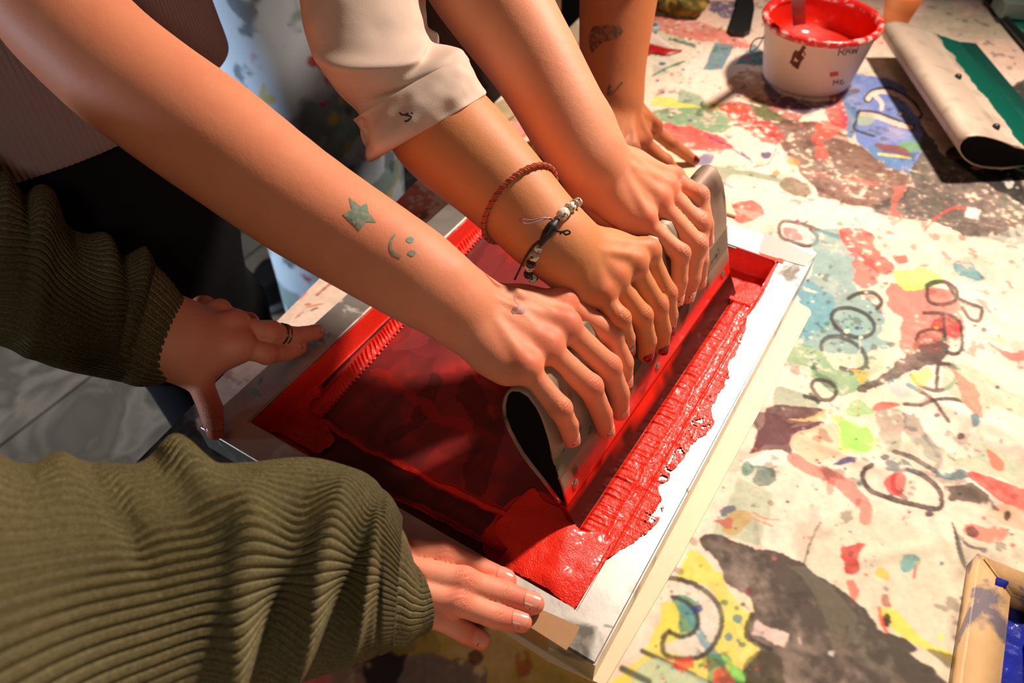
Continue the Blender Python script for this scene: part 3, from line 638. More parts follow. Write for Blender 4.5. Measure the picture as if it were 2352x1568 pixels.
cv.poly(c3((1900, 420), (2000, 380), (2120, 420), (2170, 470), (2230, 530), (2160, 560), (2040, 500)), (44, 34, 28), .85, 16, .35); cv.dot(1452 + 2247 / 2.61, 968 + 560 / 2.61, 8, BLK, .95, 1.6)
cv.poly(c3((1990, 630), (2100, 640), (2250, 680), (2150, 720), (2010, 690)), (240, 116, 92), .85, 8, .1); cv.poly(c3((2000, 640), (2070, 660), (2060, 690), (2010, 690)), (50, 38, 32), .85, 8, .2)
cv.stroke(c3((1920, 600), (1950, 700), (1970, 780), (1990, 840), (2010, 900)), (62, 60, 50), 11, .93, 3, 0, True, True); cv.stroke(c3((1990, 720), (2030, 750), (2090, 760)), (80, 76, 60), 6, .9, 2)
cv.poly(c3((600, 430), (640, 330), (850, 430), (820, 560), (770, 740), (640, 700), (470, 680), (520, 560)), (172, 188, 162), .85, 4, 0, False)
cv.poly(c3((530, 610), (600, 540), (700, 540), (710, 600), (620, 680), (550, 660)), (186, 160, 104), .95, 4); cv.poly(c3((480, 600), (580, 580), (600, 640), (540, 640)), (176, 84, 74), .8, 8, .2)
cv.poly(c3((520, 520), (600, 500), (620, 540), (540, 560)), (70, 74, 110), .8, 8, .25)
cv.stroke(c3((720, 540), (800, 570), (880, 585)), (230, 90, 80), 3, .7, 5, .2); cv.stroke(c3((730, 570), (790, 590), (850, 620)), (230, 90, 80), 3, .7, 5, .2)
cv.stroke(c3((1130, 605), (1080, 700), (1050, 800), (1020, 875)), (48, 40, 34), 3.2, .9, 1.5)
cv.poly(c3((1270, 740), (1380, 740), (1390, 850), (1350, 930), (1290, 920), (1270, 830)), (190, 46, 36), .93, 12); cv.poly(c3((1605, 820), (1640, 795), (1710, 810), (1720, 860), (1660, 895), (1610, 870)), (74, 164, 160), .93, 6)
cv.stroke(c3((1705, 870), (1690, 935)), (190, 30, 60), 6, .9); cv.poly(c3((1470, 890), (1510, 875), (1560, 910), (1540, 950), (1480, 930)), (248, 186, 60), .9, 7); cv.dot(1990, 1320, 7, (236, 90, 70), .85, .6, .5)
cv.poly(c3((1290, 970), (1370, 1000), (1350, 1090), (1310, 1050)), (232, 96, 76), .8, 10, .1); cv.poly(c3((1500, 1060), (1540, 1060), (1550, 1110), (1510, 1100)), (170, 80, 60), .8, 8)
cv.poly(c3((1480, 1130), (1560, 1120), (1640, 1200), (1760, 1310), (1990, 1420), (1990, 1470), (1860, 1420), (1640, 1300), (1500, 1200)), (240, 220, 90), .9, 6)
cv.dot(1452 + 1845 / 2.61, 968 + 1290 / 2.61, 12, (246, 226, 110), .85); cv.poly(c3((1770, 1370), (1860, 1380), (1990, 1430), (1980, 1480), (1860, 1450)), (84, 78, 58), .75, 8, .2)
cv.dot(1452 + 1525 / 2.61, 968 + 1190 / 2.61, 9, DK, .95, 1.6, .15); cv.stroke(c3((1480, 1120), (1490, 1200), (1520, 1260)), (230, 70, 50), 9, .8, 4, .05)
cv.poly(c3((330, 780), (480, 850), (560, 940), (640, 1020), (720, 1140), (690, 1290), (770, 1360), (760, 1430), (690, 1480), (660, 1600), (-200, 1700), (60, 1390), (150, 1240), (250, 1040)), (232, 216, 84), .95, 4)
cv.poly(c3((400, 770), (500, 830), (535, 900), (480, 880), (420, 800)), (240, 220, 204), .95, 4); cv.poly(c3((550, 950), (640, 1010), (715, 1140), (680, 1150), (600, 1040)), (240, 220, 204), .95, 3)
cv.poly(c3((420, 740), (480, 680), (720, 740), (750, 755), (950, 820), (1120, 930), (1250, 1020), (1300, 1045), (1400, 1120), (1450, 1210), (1480, 1260), (1620, 1290), (1700, 1360), (1650, 1380), (1750, 1460), (1830, 1520), (1900, 1700), (650, 1700), (690, 1470), (760, 1410), (770, 1360), (690, 1290), (715, 1150), (660, 1030), (560, 950), (530, 880)), (62, 54, 47), .96, 7, 0)
cv.poly(c3((960, 880), (1060, 890), (1200, 1010), (1290, 1100), (1360, 1200), (1250, 1380), (1190, 1260), (1120, 1080), (1040, 960)), (104, 96, 82), .8, 4, 0)
cv.poly(c3((740, 1190), (940, 1280), (920, 1350), (710, 1280)), (226, 200, 190), .95, 5, .04, False); cv.stroke(c3((715, 1160), (688, 1290), (830, 1365)), (50, 44, 38), 12)
cv.poly(c3((1180, 1375), (1215, 1380), (1210, 1410), (1185, 1400)), (210, 204, 196), .9, 2); cv.stroke(c3((1000, 1300), (1010, 1330)), (220, 190, 180), 6, .9)
cv.poly(c3((690, 1430), (900, 1400), (900, 1600), (660, 1650)), (70, 62, 34), .8, 8); cv.poly(c3((230, 1040), (330, 960), (470, 1010), (540, 1160), (520, 1290), (420, 1400), (240, 1390), (200, 1340), (380, 1260), (400, 1180)), (222, 214, 206), .93, 3)
cv.poly(c3((230, 1050), (330, 1060), (400, 1160), (380, 1240), (290, 1270), (260, 1160)), (60, 140, 110), .92, 8); cv.poly(c3((170, 1120), (230, 1080), (280, 1160), (260, 1250), (190, 1270)), (236, 214, 84), .95, 5)
cv.stroke(c3((300, 1120), (400, 1260), (500, 1400), (640, 1560)), (70, 140, 160), 20, .8, 6, .05); cv.poly(c3((430, 1400), (560, 1390), (680, 1560), (480, 1600)), (50, 130, 90), .75, 14, .15)
cv.stroke(c3((160, 930), (310, 955), (430, 1010), (515, 1100), (538, 1220), (480, 1350), (370, 1420), (200, 1400), (190, 1300), (225, 1260)), (56, 54, 48), 12); cv.stroke(c3((240, 1050), (330, 1090), (395, 1180), (370, 1260), (290, 1290), (230, 1262)), (56, 54, 48), 11)
cv.stroke(c3((60, 1375), (440, 1560), (560, 1620)), (56, 54, 48), 12, .95, 1, 0, False); cv.poly(c3((80, 1420), (300, 1500), (480, 1600), (0, 1650)), (180, 206, 180), .85, 4); cv.stroke(c3((-60, 1480), (100, 1560)), (56, 54, 48), 14, .95, 1, 0, False)
cv.poly(c3((200, 1440), (330, 1400), (350, 1480), (260, 1500)), (220, 60, 54), .85, 12, .15); cv.poly(c3((480, 1500), (560, 1470), (610, 1560), (520, 1600)), (216, 60, 50), .9, 8)
cv.poly(c3((540, 1400), (640, 1480), (680, 1560), (600, 1540)), (150, 226, 100), .85, 5)
for x, y, r, c in ((400, 1120, 12, NAVY), (550, 1085, 7, DG), (690, 1010, 8, (150, 60, 50)), (880, 1510, 10, (60, 60, 50)), (630, 1180, 10, TEAL), (570, 1290, 12, TEAL), (660, 1340, 9, DG), (1105, 405, 6, NAVY), (1080, 380, 4, NAVY), (930, 480, 7, (50, 90, 90)), (1250, 705, 7, (120, 130, 150)), (1265, 740, 6, (120, 130, 150)), (1800, 1065, 4, BLK), (1975, 1060, 7, NAVY), (2290, 110, 4, RED), (1850, 690, 5, TEAL)):
    cv.dot(1452 + x / 2.61, 968 + y / 2.61, r * .8, c, .9, .8, .7)
cv.poly(c3((2130, 170), (2170, 190), (2230, 270), (2200, 300), (2150, 260)), (244, 110, 84), .85, 5, .1)
for (x0, x1, y0, y1, nn_, cols, r0, r1) in ((1900, 2340, 620, 1300, 150, (BLK, TEAL, RED, NAVY, (90, 140, 90), ORG), .8, 3.2), (1640, 1960, 1000, 1300, 70, (BLK, TEAL, RED, NAVY), .7, 2.6), (1500, 1760, 60, 300, 90, (DG, RED, NAVY, BLK), .8, 3),
                                             (1840, 2000, 620, 900, 90, (NAVY, DG, TEAL, (230, 230, 210)), .8, 3), (1600, 1900, 250, 520, 70, (RED, NAVY, BLK), .7, 2.2), (1500, 1760, 1330, 1568, 60, (BLK, RED, DG, TEAL), .7, 3), (1250, 1500, 40, 330, 60, (DG, RED, BLK, TEAL), .8, 3)):
    for _ in range(nn_): cv.dot(rg.uniform(x0, x1), rg.uniform(y0, y1), rg.uniform(r0, r1) ** 1.2, rg.choice(cols), .85, rg.uniform(.4, 1), .8)
# left of the screen and in front of it
cv.poly([(1250, 60), (1330, 60), (1345, 200), (1320, 250), (1250, 240), (1200, 180)], (196, 176, 140), .8, 8); cv.poly([(1130, 240), (1210, 225), (1240, 270), (1150, 275)], (176, 150, 96), .9, 5)
cv.stroke([(1140, 300), (1165, 280), (1200, 250)], (150, 40, 30), 4); cv.stroke([(1190, 325), (1210, 305), (1230, 290)], (180, 40, 34), 4); cv.poly([(1150, 285), (1220, 275), (1235, 300), (1190, 320)], (232, 120, 110), .7, 8, .2)
cv.stroke([(1330, 100), (1345, 110)], RED, 10, .8); cv.stroke([(1260, 150), (1345, 165)], (90, 60, 50), 5, .8)
cv.poly([(900, 460), (960, 425), (1000, 470), (930, 520)], (212, 60, 56), .7, 14, .35); cv.poly([(930, 500), (980, 480), (960, 540)], (70, 60, 60), .5, 10, .4)
for p, w, c in ((((699, 672), (690, 680)), 6, (190, 40, 40)), (((760, 650), (742, 664), (728, 676)), 5, (170, 40, 40)), (((700, 700), (712, 698)), 4, (190, 60, 40)), (((728, 708), (716, 713)), 5, (70, 96, 70)), (((695, 718), (680, 730)), 3, (180, 50, 60)), (((668, 690), (690, 680), (700, 672)), 12, (240, 150, 140)), (((705, 705), (740, 698)), 4, (226, 130, 70))):
    cv.stroke(list(p), c, w, .85, 2)
cv.noise(40, 7, .5, (170, 90, 60), .5, ((cv.px < 640) & (cv.py > 780) & (cv.px > 300)).astype(np.float32))
cv.poly([(200, 1140), (420, 925), (448, 935), (470, 1000), (600, 1090), (760, 1190), (700, 1300), (300, 1400)], (38, 36, 38), .96, 5)
cv.poly([(430, 915), (452, 925), (462, 950), (440, 965), (415, 940)], (110, 105, 105), .8, 4)
cv.poly([(700, 1200), (960, 1330), (1150, 1440), (1300, 1520), (1400, 1600), (1400, 1750), (500, 1700), (400, 1400)], (196, 160, 70), .96, 5)
cv.poly([(640, 1400), (830, 1420), (960, 1460), (950, 1520), (1060, 1500), (1120, 1560), (1140, 1660), (600, 1660)], (118, 92, 96), .92, 16, .05)
cv.noise(45, 77, .05, (26, 24, 34), .92, ((cv.px < 980) & (cv.py > 1430) & (cv.px > 600)).astype(np.float32), 6); cv.noise(30, 97, .2, (214, 110, 110), .8, ((cv.px < 960) & (cv.py > 1440) & (cv.px > 600)).astype(np.float32), 6)
cv.poly([(900, 1450), (1000, 1460), (1010, 1500), (900, 1500)], (150, 130, 60), .7, 12, .2); cv.poly([(930, 1520), (1000, 1500), (1090, 1540), (1130, 1620), (900, 1640)], (128, 108, 96), .9, 8)
cv.dot(1092, 1510, 18, (88, 20, 26), 1, 1, .02)
cv.noise(55, 31, .52, (176, 84, 40), .8, ((cv.px > 1120) & (cv.px < 1360) & (cv.py > 1480)).astype(np.float32), 10)
cv.noise(70, 55, .62, (60, 50, 46), .5, (cv.px > 1500).astype(np.float32), 10)
_g = fbm(V3[:, :2], 420, 2, 5) * .07 + fbm(V3[:, :2], 120, 3, 8) * .08; cv.C = np.clip(cv.C * (1 + _g[:, None]), 0, 1)
_c = cv.C.reshape(na, nb, 3); _c[1:-1] = (_c[:-2] + 2 * _c[1:-1] + _c[2:]) / 4; _c[:, 1:-1] = (_c[:, :-2] + 2 * _c[:, 1:-1] + _c[:, 2:]) / 4; cv.C = _c.reshape(-1, 3)
clm = mat('painted_cloth', (.8, .7, .6), .72, spec=.3); use_attr(clm, 'paint'); 
_b = add_bump(clm, 260, .10, .0006); add_bump(clm, 26, .22, .004, 5, prev=_b)
me = mesh_np('tablecloth', V3, grid_faces(na, nb)); colattr(me, 'paint', cv.C)
o = fin('tablecloth', me, clm); tag(o, 'cream tablecloth covered in paint splashes and black brush lettering on the table', 'tablecloth')

# ---------------------------------------------------------------- cream sheet under the screen
crm = mat('cream_board', srgb(240, 214, 176), .55); add_noise_color(crm, [srgb(246, 222, 188), srgb(232, 204, 164)], 14, 5, .4); add_bump(crm, 9, .25, .006)
bm = bmesh.new(); c = [(.06, .012)]; pts = [(.055, .004), (.36, -.004), (.404, .0015)]
pts += [(.4105, .12), (.4142, .30), (.4160, .446)]
for a in range(0, 91, 15): pts.append((.4060 + .0105 * math.cos(math.radians(a)), .4520 + .0105 * math.sin(math.radians(a))))
pts += [(.38, .470), (.055, .47)]
prism(bm, [(x, y, ZF - .0337) for x, y in pts], (0, 0, .0034)); es = [e for e in bm.edges if len(e.link_faces) == 2]
o = fin('backing_board', mesh_bm('backing_board', bm), crm, None, False); tag(o, 'cream backing board sticking out from under the right side of the silver screen', 'board')
# ---------------------------------------------------------------- printing screen
PI_ = math.pi
scr = thing('printing_screen', 'silver metal framed printing screen full of red ink, being squeegeed', 'printing screen', (.2, .26, ZF - .030))
alu = mat('worn_aluminium', (.6, .59, .57), .42, 1.0)
add_noise_color(alu, [srgb(178, 176, 170), srgb(206, 204, 198), srgb(186, 180, 172)], 16, 7, .6)
add_noise_color(alu, [(.34,) * 3, (.52,) * 3], 60, 6, .2, inp='Roughness'); add_bump(alu, 240, .12, .0004)
def smudge(m, cols_thr, metal=True):
    """dried paint smears over the metal: they change both colour and metallic look"""
    prev = bsdf(m).inputs['Base Color'].links[0].from_socket; tc = N(m, 'ShaderNodeTexCoord'); mm = None
    for i, (c, sc_, th, soft) in enumerate(cols_thr):
        mp = N(m, 'ShaderNodeMapping'); mp.inputs['Location'].default_value = (i * 3.1, i * 1.7, i); no = N(m, 'ShaderNodeTexNoise', Scale=sc_, Detail=7., Distortion=.5)
        L(m, tc.outputs['Object'], mp.inputs[0]); L(m, mp.outputs[0], no.inputs['Vector'])
        r = N(m, 'ShaderNodeMapRange'); r.inputs[1].default_value = th; r.inputs[2].default_value = th + soft; L(m, no.outputs['Fac'], r.inputs[0])
        mx = N(m, 'ShaderNodeMix', data_type='RGBA'); L(m, prev, mx.inputs[6]); mx.inputs[7].default_value = (*srgb(*c), 1); L(m, r.outputs[0], mx.inputs[0]); prev = mx.outputs[2]
        if mm is None: mm = r.outputs[0]
        else:
            x = N(m, 'ShaderNodeMath', operation='MAXIMUM'); L(m, mm, x.inputs[0]); L(m, r.outputs[0], x.inputs[1]); mm = x.outputs[0]
    L(m, prev, bsdf(m).inputs['Base Color'])
    if not metal: return
    iv = N(m, 'ShaderNodeMath', operation='SUBTRACT'); iv.inputs[0].default_value = .85; L(m, mm, iv.inputs[1]); iv.use_clamp = True; L(m, iv.outputs[0], bsdf(m).inputs['Metallic'])
smudge(alu, [((92, 88, 78), 22, .60, .12), ((120, 140, 110), 40, .66, .06), ((110, 128, 150), 34, .69, .05), ((220, 214, 200), 30, .62, .10)])
OX, OY, IX0, IX1, IY0, IY1 = .395, .518, .0345, .3640, .0285, .4800
zt, zb = ZF, ZF - .0300
bars = [[(0, 0), (OX, 0), (IX1, IY0), (IX0, IY0)], [(OX, 0), (OX, OY), (IX1, IY1), (IX1, IY0)], [(OX, OY), (0, OY), (IX0, IY1), (IX1, IY1)], [(0, OY), (0, 0), (IX0, IY0), (IX0, IY1)]]
for b_ in bars:
    bm = bmesh.new(); prism(bm, [(x, y, zt) for x, y in b_], (0, 0, -.0295)); bmesh.ops.recalc_face_normals(bm, faces=bm.faces)
    es = [e for e in bm.edges if abs(e.verts[0].co.z - e.verts[1].co.z) < 1e-5 and e.verts[0].co.z > ZF - .01]
    es = [e for e in es if abs((e.verts[0].co - e.verts[1].co).x) < 1e-6 or abs((e.verts[0].co - e.verts[1].co).y) < 1e-6]
    bmesh.ops.bevel(bm, geom=es, offset=.0016, segments=3, affect='EDGES'); fin('frame_bar', mesh_bm('frame_bar', bm), alu, scr, False)
# tapes on the frame
gt = mat('grey_tape', srgb(196, 184, 178), .32, spec=.6); add_bump(gt, 30, .2, .002); bt = mat('brown_tape', srgb(168, 128, 88), .4); add_bump(bt, 30, .3, .002)
def sheet_px(name, px, w, th, m, parent, label=None, down=None):
    P = [at_height(x, y, w) for x, y in px]; bm = bmesh.new(); prism(bm, [tuple(p) for p in P], (0, 0, th)); return fin(name, mesh_bm(name, bm), m, parent, False, label)
sheet_px('tape', [(1757, 535), (1872, 588), (1866, 596), (1850, 612), (1800, 598), (1742, 580), (1748, 560)], .0002, .0005, gt, scr, 'grey tape over the far corner')
sheet_px('tape', [(1240, 1398), (1290, 1420), (1332, 1440), (1318, 1468), (1301, 1493), (1216, 1439)], .0002, .0004, bt, scr, 'brown tape on the near bar')
bm = bmesh.new(); box(bm, (.300, -.0006, ZF - .026), (.357, .0, ZF - .0012)); fin('tape', mesh_bm('tape', bm), bt, scr, False, 'brown tape folded down the near side')

# mesh panel
gx = np.linspace(IX0 - .004, IX1 + .004, 520); gy = np.linspace(IY0 - .004, IY1 + .004, 680); GX, GY = np.meshgrid(gx, gy, indexing='ij')
VM = np.stack([GX.ravel(), GY.ravel(), np.full(GX.size, ZF - .0272)], 1).astype(np.float32)
cm = Canvas(VM, srgb(132, 46, 46)); cm.noise(9, 3, .05, (96, 36, 38), .8, None, 3); cm.noise(13, 20, .25, (176, 44, 40), .7, None, 4)
st = np.stack([GX.ravel() * 26, GY.ravel() * 5], 1).astype(np.float32); sf = fbm(st, 1.6, 4, 8); a_ = np.clip((sf - .1) * 2.5, 0, 1) * .5; cm.C = cm.C * (1 - a_[:, None]) + np.asarray(srgb(86, 34, 38), np.float32) * a_[:, None]
RI = (214, 36, 24); BR = (66, 22, 18)
cm.poly([(905, 800), (1000, 720), (1130, 560), (1160, 590), (1060, 720), (960, 800)], (158, 62, 66), .35, 12)
cm.poly([(860, 800), (1000, 840), (1130, 900), (1150, 1000), (1050, 1040), (900, 980), (830, 900)], (96, 30, 28), .4, 22, .1)
cm.stroke([(1000, 870), (960, 960), (900, 1010)], (54, 24, 24), 34, .6, 10, .1); cm.stroke([(870, 850), (1000, 950), (1130, 1010)], (196, 34, 26), 22, .45, 12, .2)
cm.stroke([(1080, 900), (1120, 1000), (1090, 1100)], (50, 22, 20), 60, .55, 16)
cm.poly([(590, 970), (860, 690), (1000, 520), (1060, 485), (1100, 480), (1130, 500), (900, 730), (700, 935), (640, 990)], BR, .92, 4)      # uncovered strip beside the left bar
cm.poly([(590, 980), (700, 935), (900, 1060), (1150, 1190), (1180, 1300), (1000, 1220), (750, 1080), (640, 1015)], BR, .9, 4)
cm.stroke([(640, 1000), (760, 1062), (900, 1140), (1020, 1190), (1150, 1255)], (168, 22, 18), 12, .9, 5, .05)
cm.stroke([(700, 950), (830, 1020), (960, 1085), (1080, 1140), (1180, 1185)], (190, 26, 20), 20, .95, 5)
cm.poly([(600, 960), (640, 900), (690, 860), (740, 900), (720, 960), (760, 1010), (700, 1060), (640, 1030)], RI, .9, 9, .15)
cm.poly([(1130, 1190), (1210, 1130), (1280, 1150), (1320, 1230), (1400, 1220), (1720, 650), (1860, 600), (1500, 1420), (1300, 1420), (1120, 1290)], RI, 1, 6)
cm.poly([(1690, 480), (1860, 560), (1800, 720), (1690, 690), (1640, 560)], (190, 20, 16), 1, 6); cm.poly([(1668, 606), (1700, 600), (1712, 616), (1690, 628), (1668, 622)], (24, 10, 10), .95, 2)
mm_ = mat('screen_fabric', (.4, .1, .1), .38, spec=.45); use_attr(mm_, 'paint'); add_bump(mm_, 1400, .12, .0003)
me = mesh_np('screen_fabric', VM, grid_faces(520, 680)); colattr(me, 'paint', cm.C); fin('screen_fabric', me, mm_, scr, label='fine mesh stained dark red')

# ---------------------------------------------------------------- wet red ink lying in the screen
ink = mat('wet_red_ink', srgb(238, 44, 26), .32, spec=.32); 
ink_bd = bsdf(ink); ink_bd.inputs['Subsurface Weight'].default_value = .12; ink_bd.inputs['Subsurface Radius'].default_value = (1, .1, .05); ink_bd.inputs['Subsurface Scale'].default_value = .002
add_noise_color(ink, [srgb(216, 32, 20), srgb(240, 48, 30), srgb(232, 44, 26)], 30, 4, .5); 
nu, nv = 640, 760
gu = warp(IX0 - .006, .388, nu, lambda t: 1 + 1.2 * (t > .30) + 2.5 * (np.abs(t - IX1) < .004) + 2.5 * (np.abs(t - IX0) < .004)); gv = warp(.012, .500, nv, lambda t: 1 + 2.5 * (np.abs(t - IY1) < .004) + 1.0 * (np.abs(t - IY0) < .004))
GU, GV = np.meshgrid(gu, gv, indexing='ij'); uu, vv = GU.ravel().astype(np.float32), GV.ravel().astype(np.float32)
VI = np.stack([uu, vv, np.full(uu.size, ZF - .025)], 1).astype(np.float32)
ik = Canvas(VI, (0, 0, 0))
n1 = fbm(VI[:, :2], 60, 4, 2); n_f = fbm(VI[:, :2], 260, 3, 4); n_s = fbm(np.stack([uu * 60, vv * 900], 1).astype(np.float32), .5, 3, 9)
def mark(fn, *a, **k):
    ik.C[:] = 0; fn(*a, **k); return ik.C[:, 0] > .5
Wt = (255, 255, 255)
base = -.0272; H = np.full(uu.size, -9.0, np.float32)
def put(mask, h): H[mask] = np.maximum(H[mask], h[mask] if np.ndim(h) else h)
sm = lambda x: np.clip(x, 0, 1) ** 2 * (3 - 2 * np.clip(x, 0, 1))
# pool band between the blade and the right bar
bl = .3285 + (vv - .10) * .028
m = (uu > bl) & (uu < IX1 - .0005) & (vv > .088 + .004 * n1) & (vv < .4255)
teeth = .0011 * np.clip(n_s, -.4, 1) * sm((uu - bl) / .004) * sm((.352 - uu) / .008 + .2)
put(m, base + .0035 * sm((uu - bl) / .005) + teeth + .00035 * n_f + .0007 * n1 + .0012 * np.exp(-((uu - .352 - .002 * n1) / .0022) ** 2) + .022 * sm((uu - .3595) / .0045))
# smear up over the right bar
edge = IX1 + .0125 + .0095 * fbm(np.stack([vv * 18, vv * 0], 1).astype(np.float32), 1, 5, 21) + .003 * n1; lim = np.where(vv < .12, .0, 1.0)
edge = IX1 + (edge - IX1) * np.interp(vv, [.04, .075, .10, .14, .22, .30, .36, .42, .455, .48], [.0, .10, .9, 1.35, 1.25, .95, .7, .42, .2, .2])
m = (uu > IX1 - .0010) & (uu < edge) & (vv > .03) & (vv < .475)
holes = (n1 + .8 * n_f > .95) & (uu > IX1 + .006)
put(m & ~holes, .0006 + .0009 * np.clip(n1 + .5 * n_f, 0, 1.5) + .0009 * np.exp(-((uu - IX1 - .003) / .0012) ** 2) + .0005 * np.clip(n_s, 0, 1))
# pool at the near right corner
cor = mark(ik.poly, [(1135, 1200), (1165, 1170), (1215, 1120), (1262, 1155), (1290, 1170), (1335, 1222), (1390, 1230), (1420, 1290), (1352, 1398), (1325, 1400), (1200, 1330), (1140, 1290), (1165, 1265), (1150, 1240)], Wt, 1, 5)
c0 = at_height(1290, 1275, -.02)[:2]; rr = np.hypot(uu - c0[0], (vv - c0[1]))
put(cor & (uu < IX1 - .0005) & (vv > IY0 + .0005), base + .0055 * sm(1.6 - rr / .035) + .0028 * np.exp(-((uu - c0[0] + .3 * (vv - c0[1])) / .011) ** 2) * sm(1.5 - rr / .03) + .0018 + .0008 * n1)
m = (uu > .318) & (uu < IX1 - .0005) & (vv > IY0 - .001) & (vv < .09) & (n1 * .004 + vv > .030)
put(m & (uu > .352), base + .003 + .022 * sm((uu - .3590 - .0015 * n1) / .0045) * sm((vv - .035) / .02))
# long ridge left behind near the left bar: scalloped by the blade
r0 = at_height(720, 950, -.024)[:2]; r1 = at_height(1125, 495, -.024)[:2]; dv = nrm(r1 - r0); Lr = np.linalg.norm(r1 - r0)
al = (uu - r0[0]) * dv[0] + (vv - r0[1]) * dv[1]; ac = (uu - r0[0]) * dv[1] - (vv - r0[1]) * dv[0]
ph = al / .0053 + ac * 150 + .5 * fbm(np.stack([al * 40, al * 0], 1).astype(np.float32), 1, 2); tooth = (ph % 1.0)
wid = .0085 + .0030 * tooth
m = (al > 0) & (al < Lr + .01) & (ac > -.0062) & (ac < wid)
ridge = np.clip(1 - ((ac - .001) / .0085) ** 2, 0, 1) ** .7
put(m, base + .0012 + ridge * (.0036 + .0030 * (1 - np.abs(2 * tooth - .9)) * sm((al) / .05) ))
# far end: thick coat on the far wall and in the far corner
ragf = IY1 + .010 * np.clip(fbm(np.stack([uu * 24, uu * 0], 1).astype(np.float32), 1, 4, 44) + .3, 0, 1) * sm((uu - .315) / .02)
put((uu > .24) & (uu < IX1 - .0005) & (vv > .4265) & (vv < IY1 - .0005), base + .002 + .0010 * n1 + .0225 * sm((vv - IY1 + .006) / .0052) + .020 * sm((uu - .3590) / .0045))
put((uu > .318) & (uu < .377) & (vv > IY1 - .0012) & (vv < ragf) & (uu < IX1 + (ragf - IY1)), .0007 + .0008 * np.clip(n1, 0, 1))
put((uu > .335) & (uu < .3585) & (np.abs(vv - .4245 - .002 * n1) < .0035), base + .0062 + .0008 * n1)
# left wall coat, near-left corner smear, thin films
put((uu < IX0 + .0075) & (uu > IX0 + .0004) & (vv > IY0) & (vv < IY1), base + .0018 + .0235 * sm((IX0 + .0062 - uu) / .0052) + .0004 * n1)
l1 = mark(ik.poly, [(575, 968), (640, 900), (690, 850), (705, 870), (740, 905), (712, 940), (770, 1010), (730, 1040), (690, 1020), (640, 990), (610, 985)], Wt, 1, 9)
put(l1 & (uu > IX0 + .0006) & (vv > IY0 + .0006), base + .0022 + .0012 * np.clip(n1 + .4 * n_s, -1, 1))
l2 = mark(ik.stroke, [(705, 945), (800, 1005), (960, 1085), (1080, 1140), (1180, 1190)], Wt, 12, 1, 5); put(l2 & (vv > IY0 + .0006), base + .0014 + .0008 * n1)
l3 = mark(ik.stroke, [(740, 1060), (900, 1140), (1150, 1260)], Wt, 5, 1, 4); put(l3 & (vv > IY0 + .0006), base + .0012)
keep = H > -1; H = np.where((vv > .43) & (H > .0009), .0009, H); VI[:, 2] = ZF + H
Fq = grid_faces(nu, nv); Fq = Fq[keep[Fq].all(1)]; used = np.unique(Fq); rm = np.full(len(VI), -1); rm[used] = np.arange(len(used))
me = mesh_np('red_ink', VI[used], rm[Fq]); _ib = add_bump(ink, 800, .8, .0008, 2); add_bump(ink, 150, .10, .0020, 4, prev=_ib)
bsdf(ink).inputs['Coat Weight'].default_value = .35; bsdf(ink).inputs['Coat Roughness'].default_value = .10; o = fin('red_ink', me, ink); o['kind'] = 'stuff'
tag(o, 'thick wet red ink spread inside the printing screen and over its right bar', 'ink'); o['kind'] = 'stuff'

# ---------------------------------------------------------------- squeegee in use
q0 = np.array([.3300, 0, ZF - .0262]); ta = nrm(np.array([-.066, 0, .135])); tb_ = np.array([ta[2], 0, -ta[0]])
def sq(a, b, y): p = q0 + ta * a + tb_ * b; return np.array([p[0] + (y - .1) * .028, y, p[2]])
prof = [(.1545, .0035), (.1548, .0110), (.1500, .0168), (.1400, .0195), (.1300, .0196), (.1180, .0180), (.1060, .0158), (.0940, .0130), (.0850, .0108)]
rib = []
for i in range(9): a = .0835 - i * .0026; rib += [(a, .0102 - i * .00062 + .0014), (a - .0013, .0102 - i * .00062 - .0004)]
prof += rib + [(.0580, .0050), (.0493, .0036), (.0400, .0014), (.0300, -.0002), (.0262, -.0010), (.0262, -.0078), (.0400, -.0118), (.0548, -.0155), (.0700, -.0205), (.0820, -.0232), (.0960, -.0240), (.1100, -.0236), (.1240, -.0206), (.1360, -.0150), (.1450, -.0085), (.1510, -.0025)]
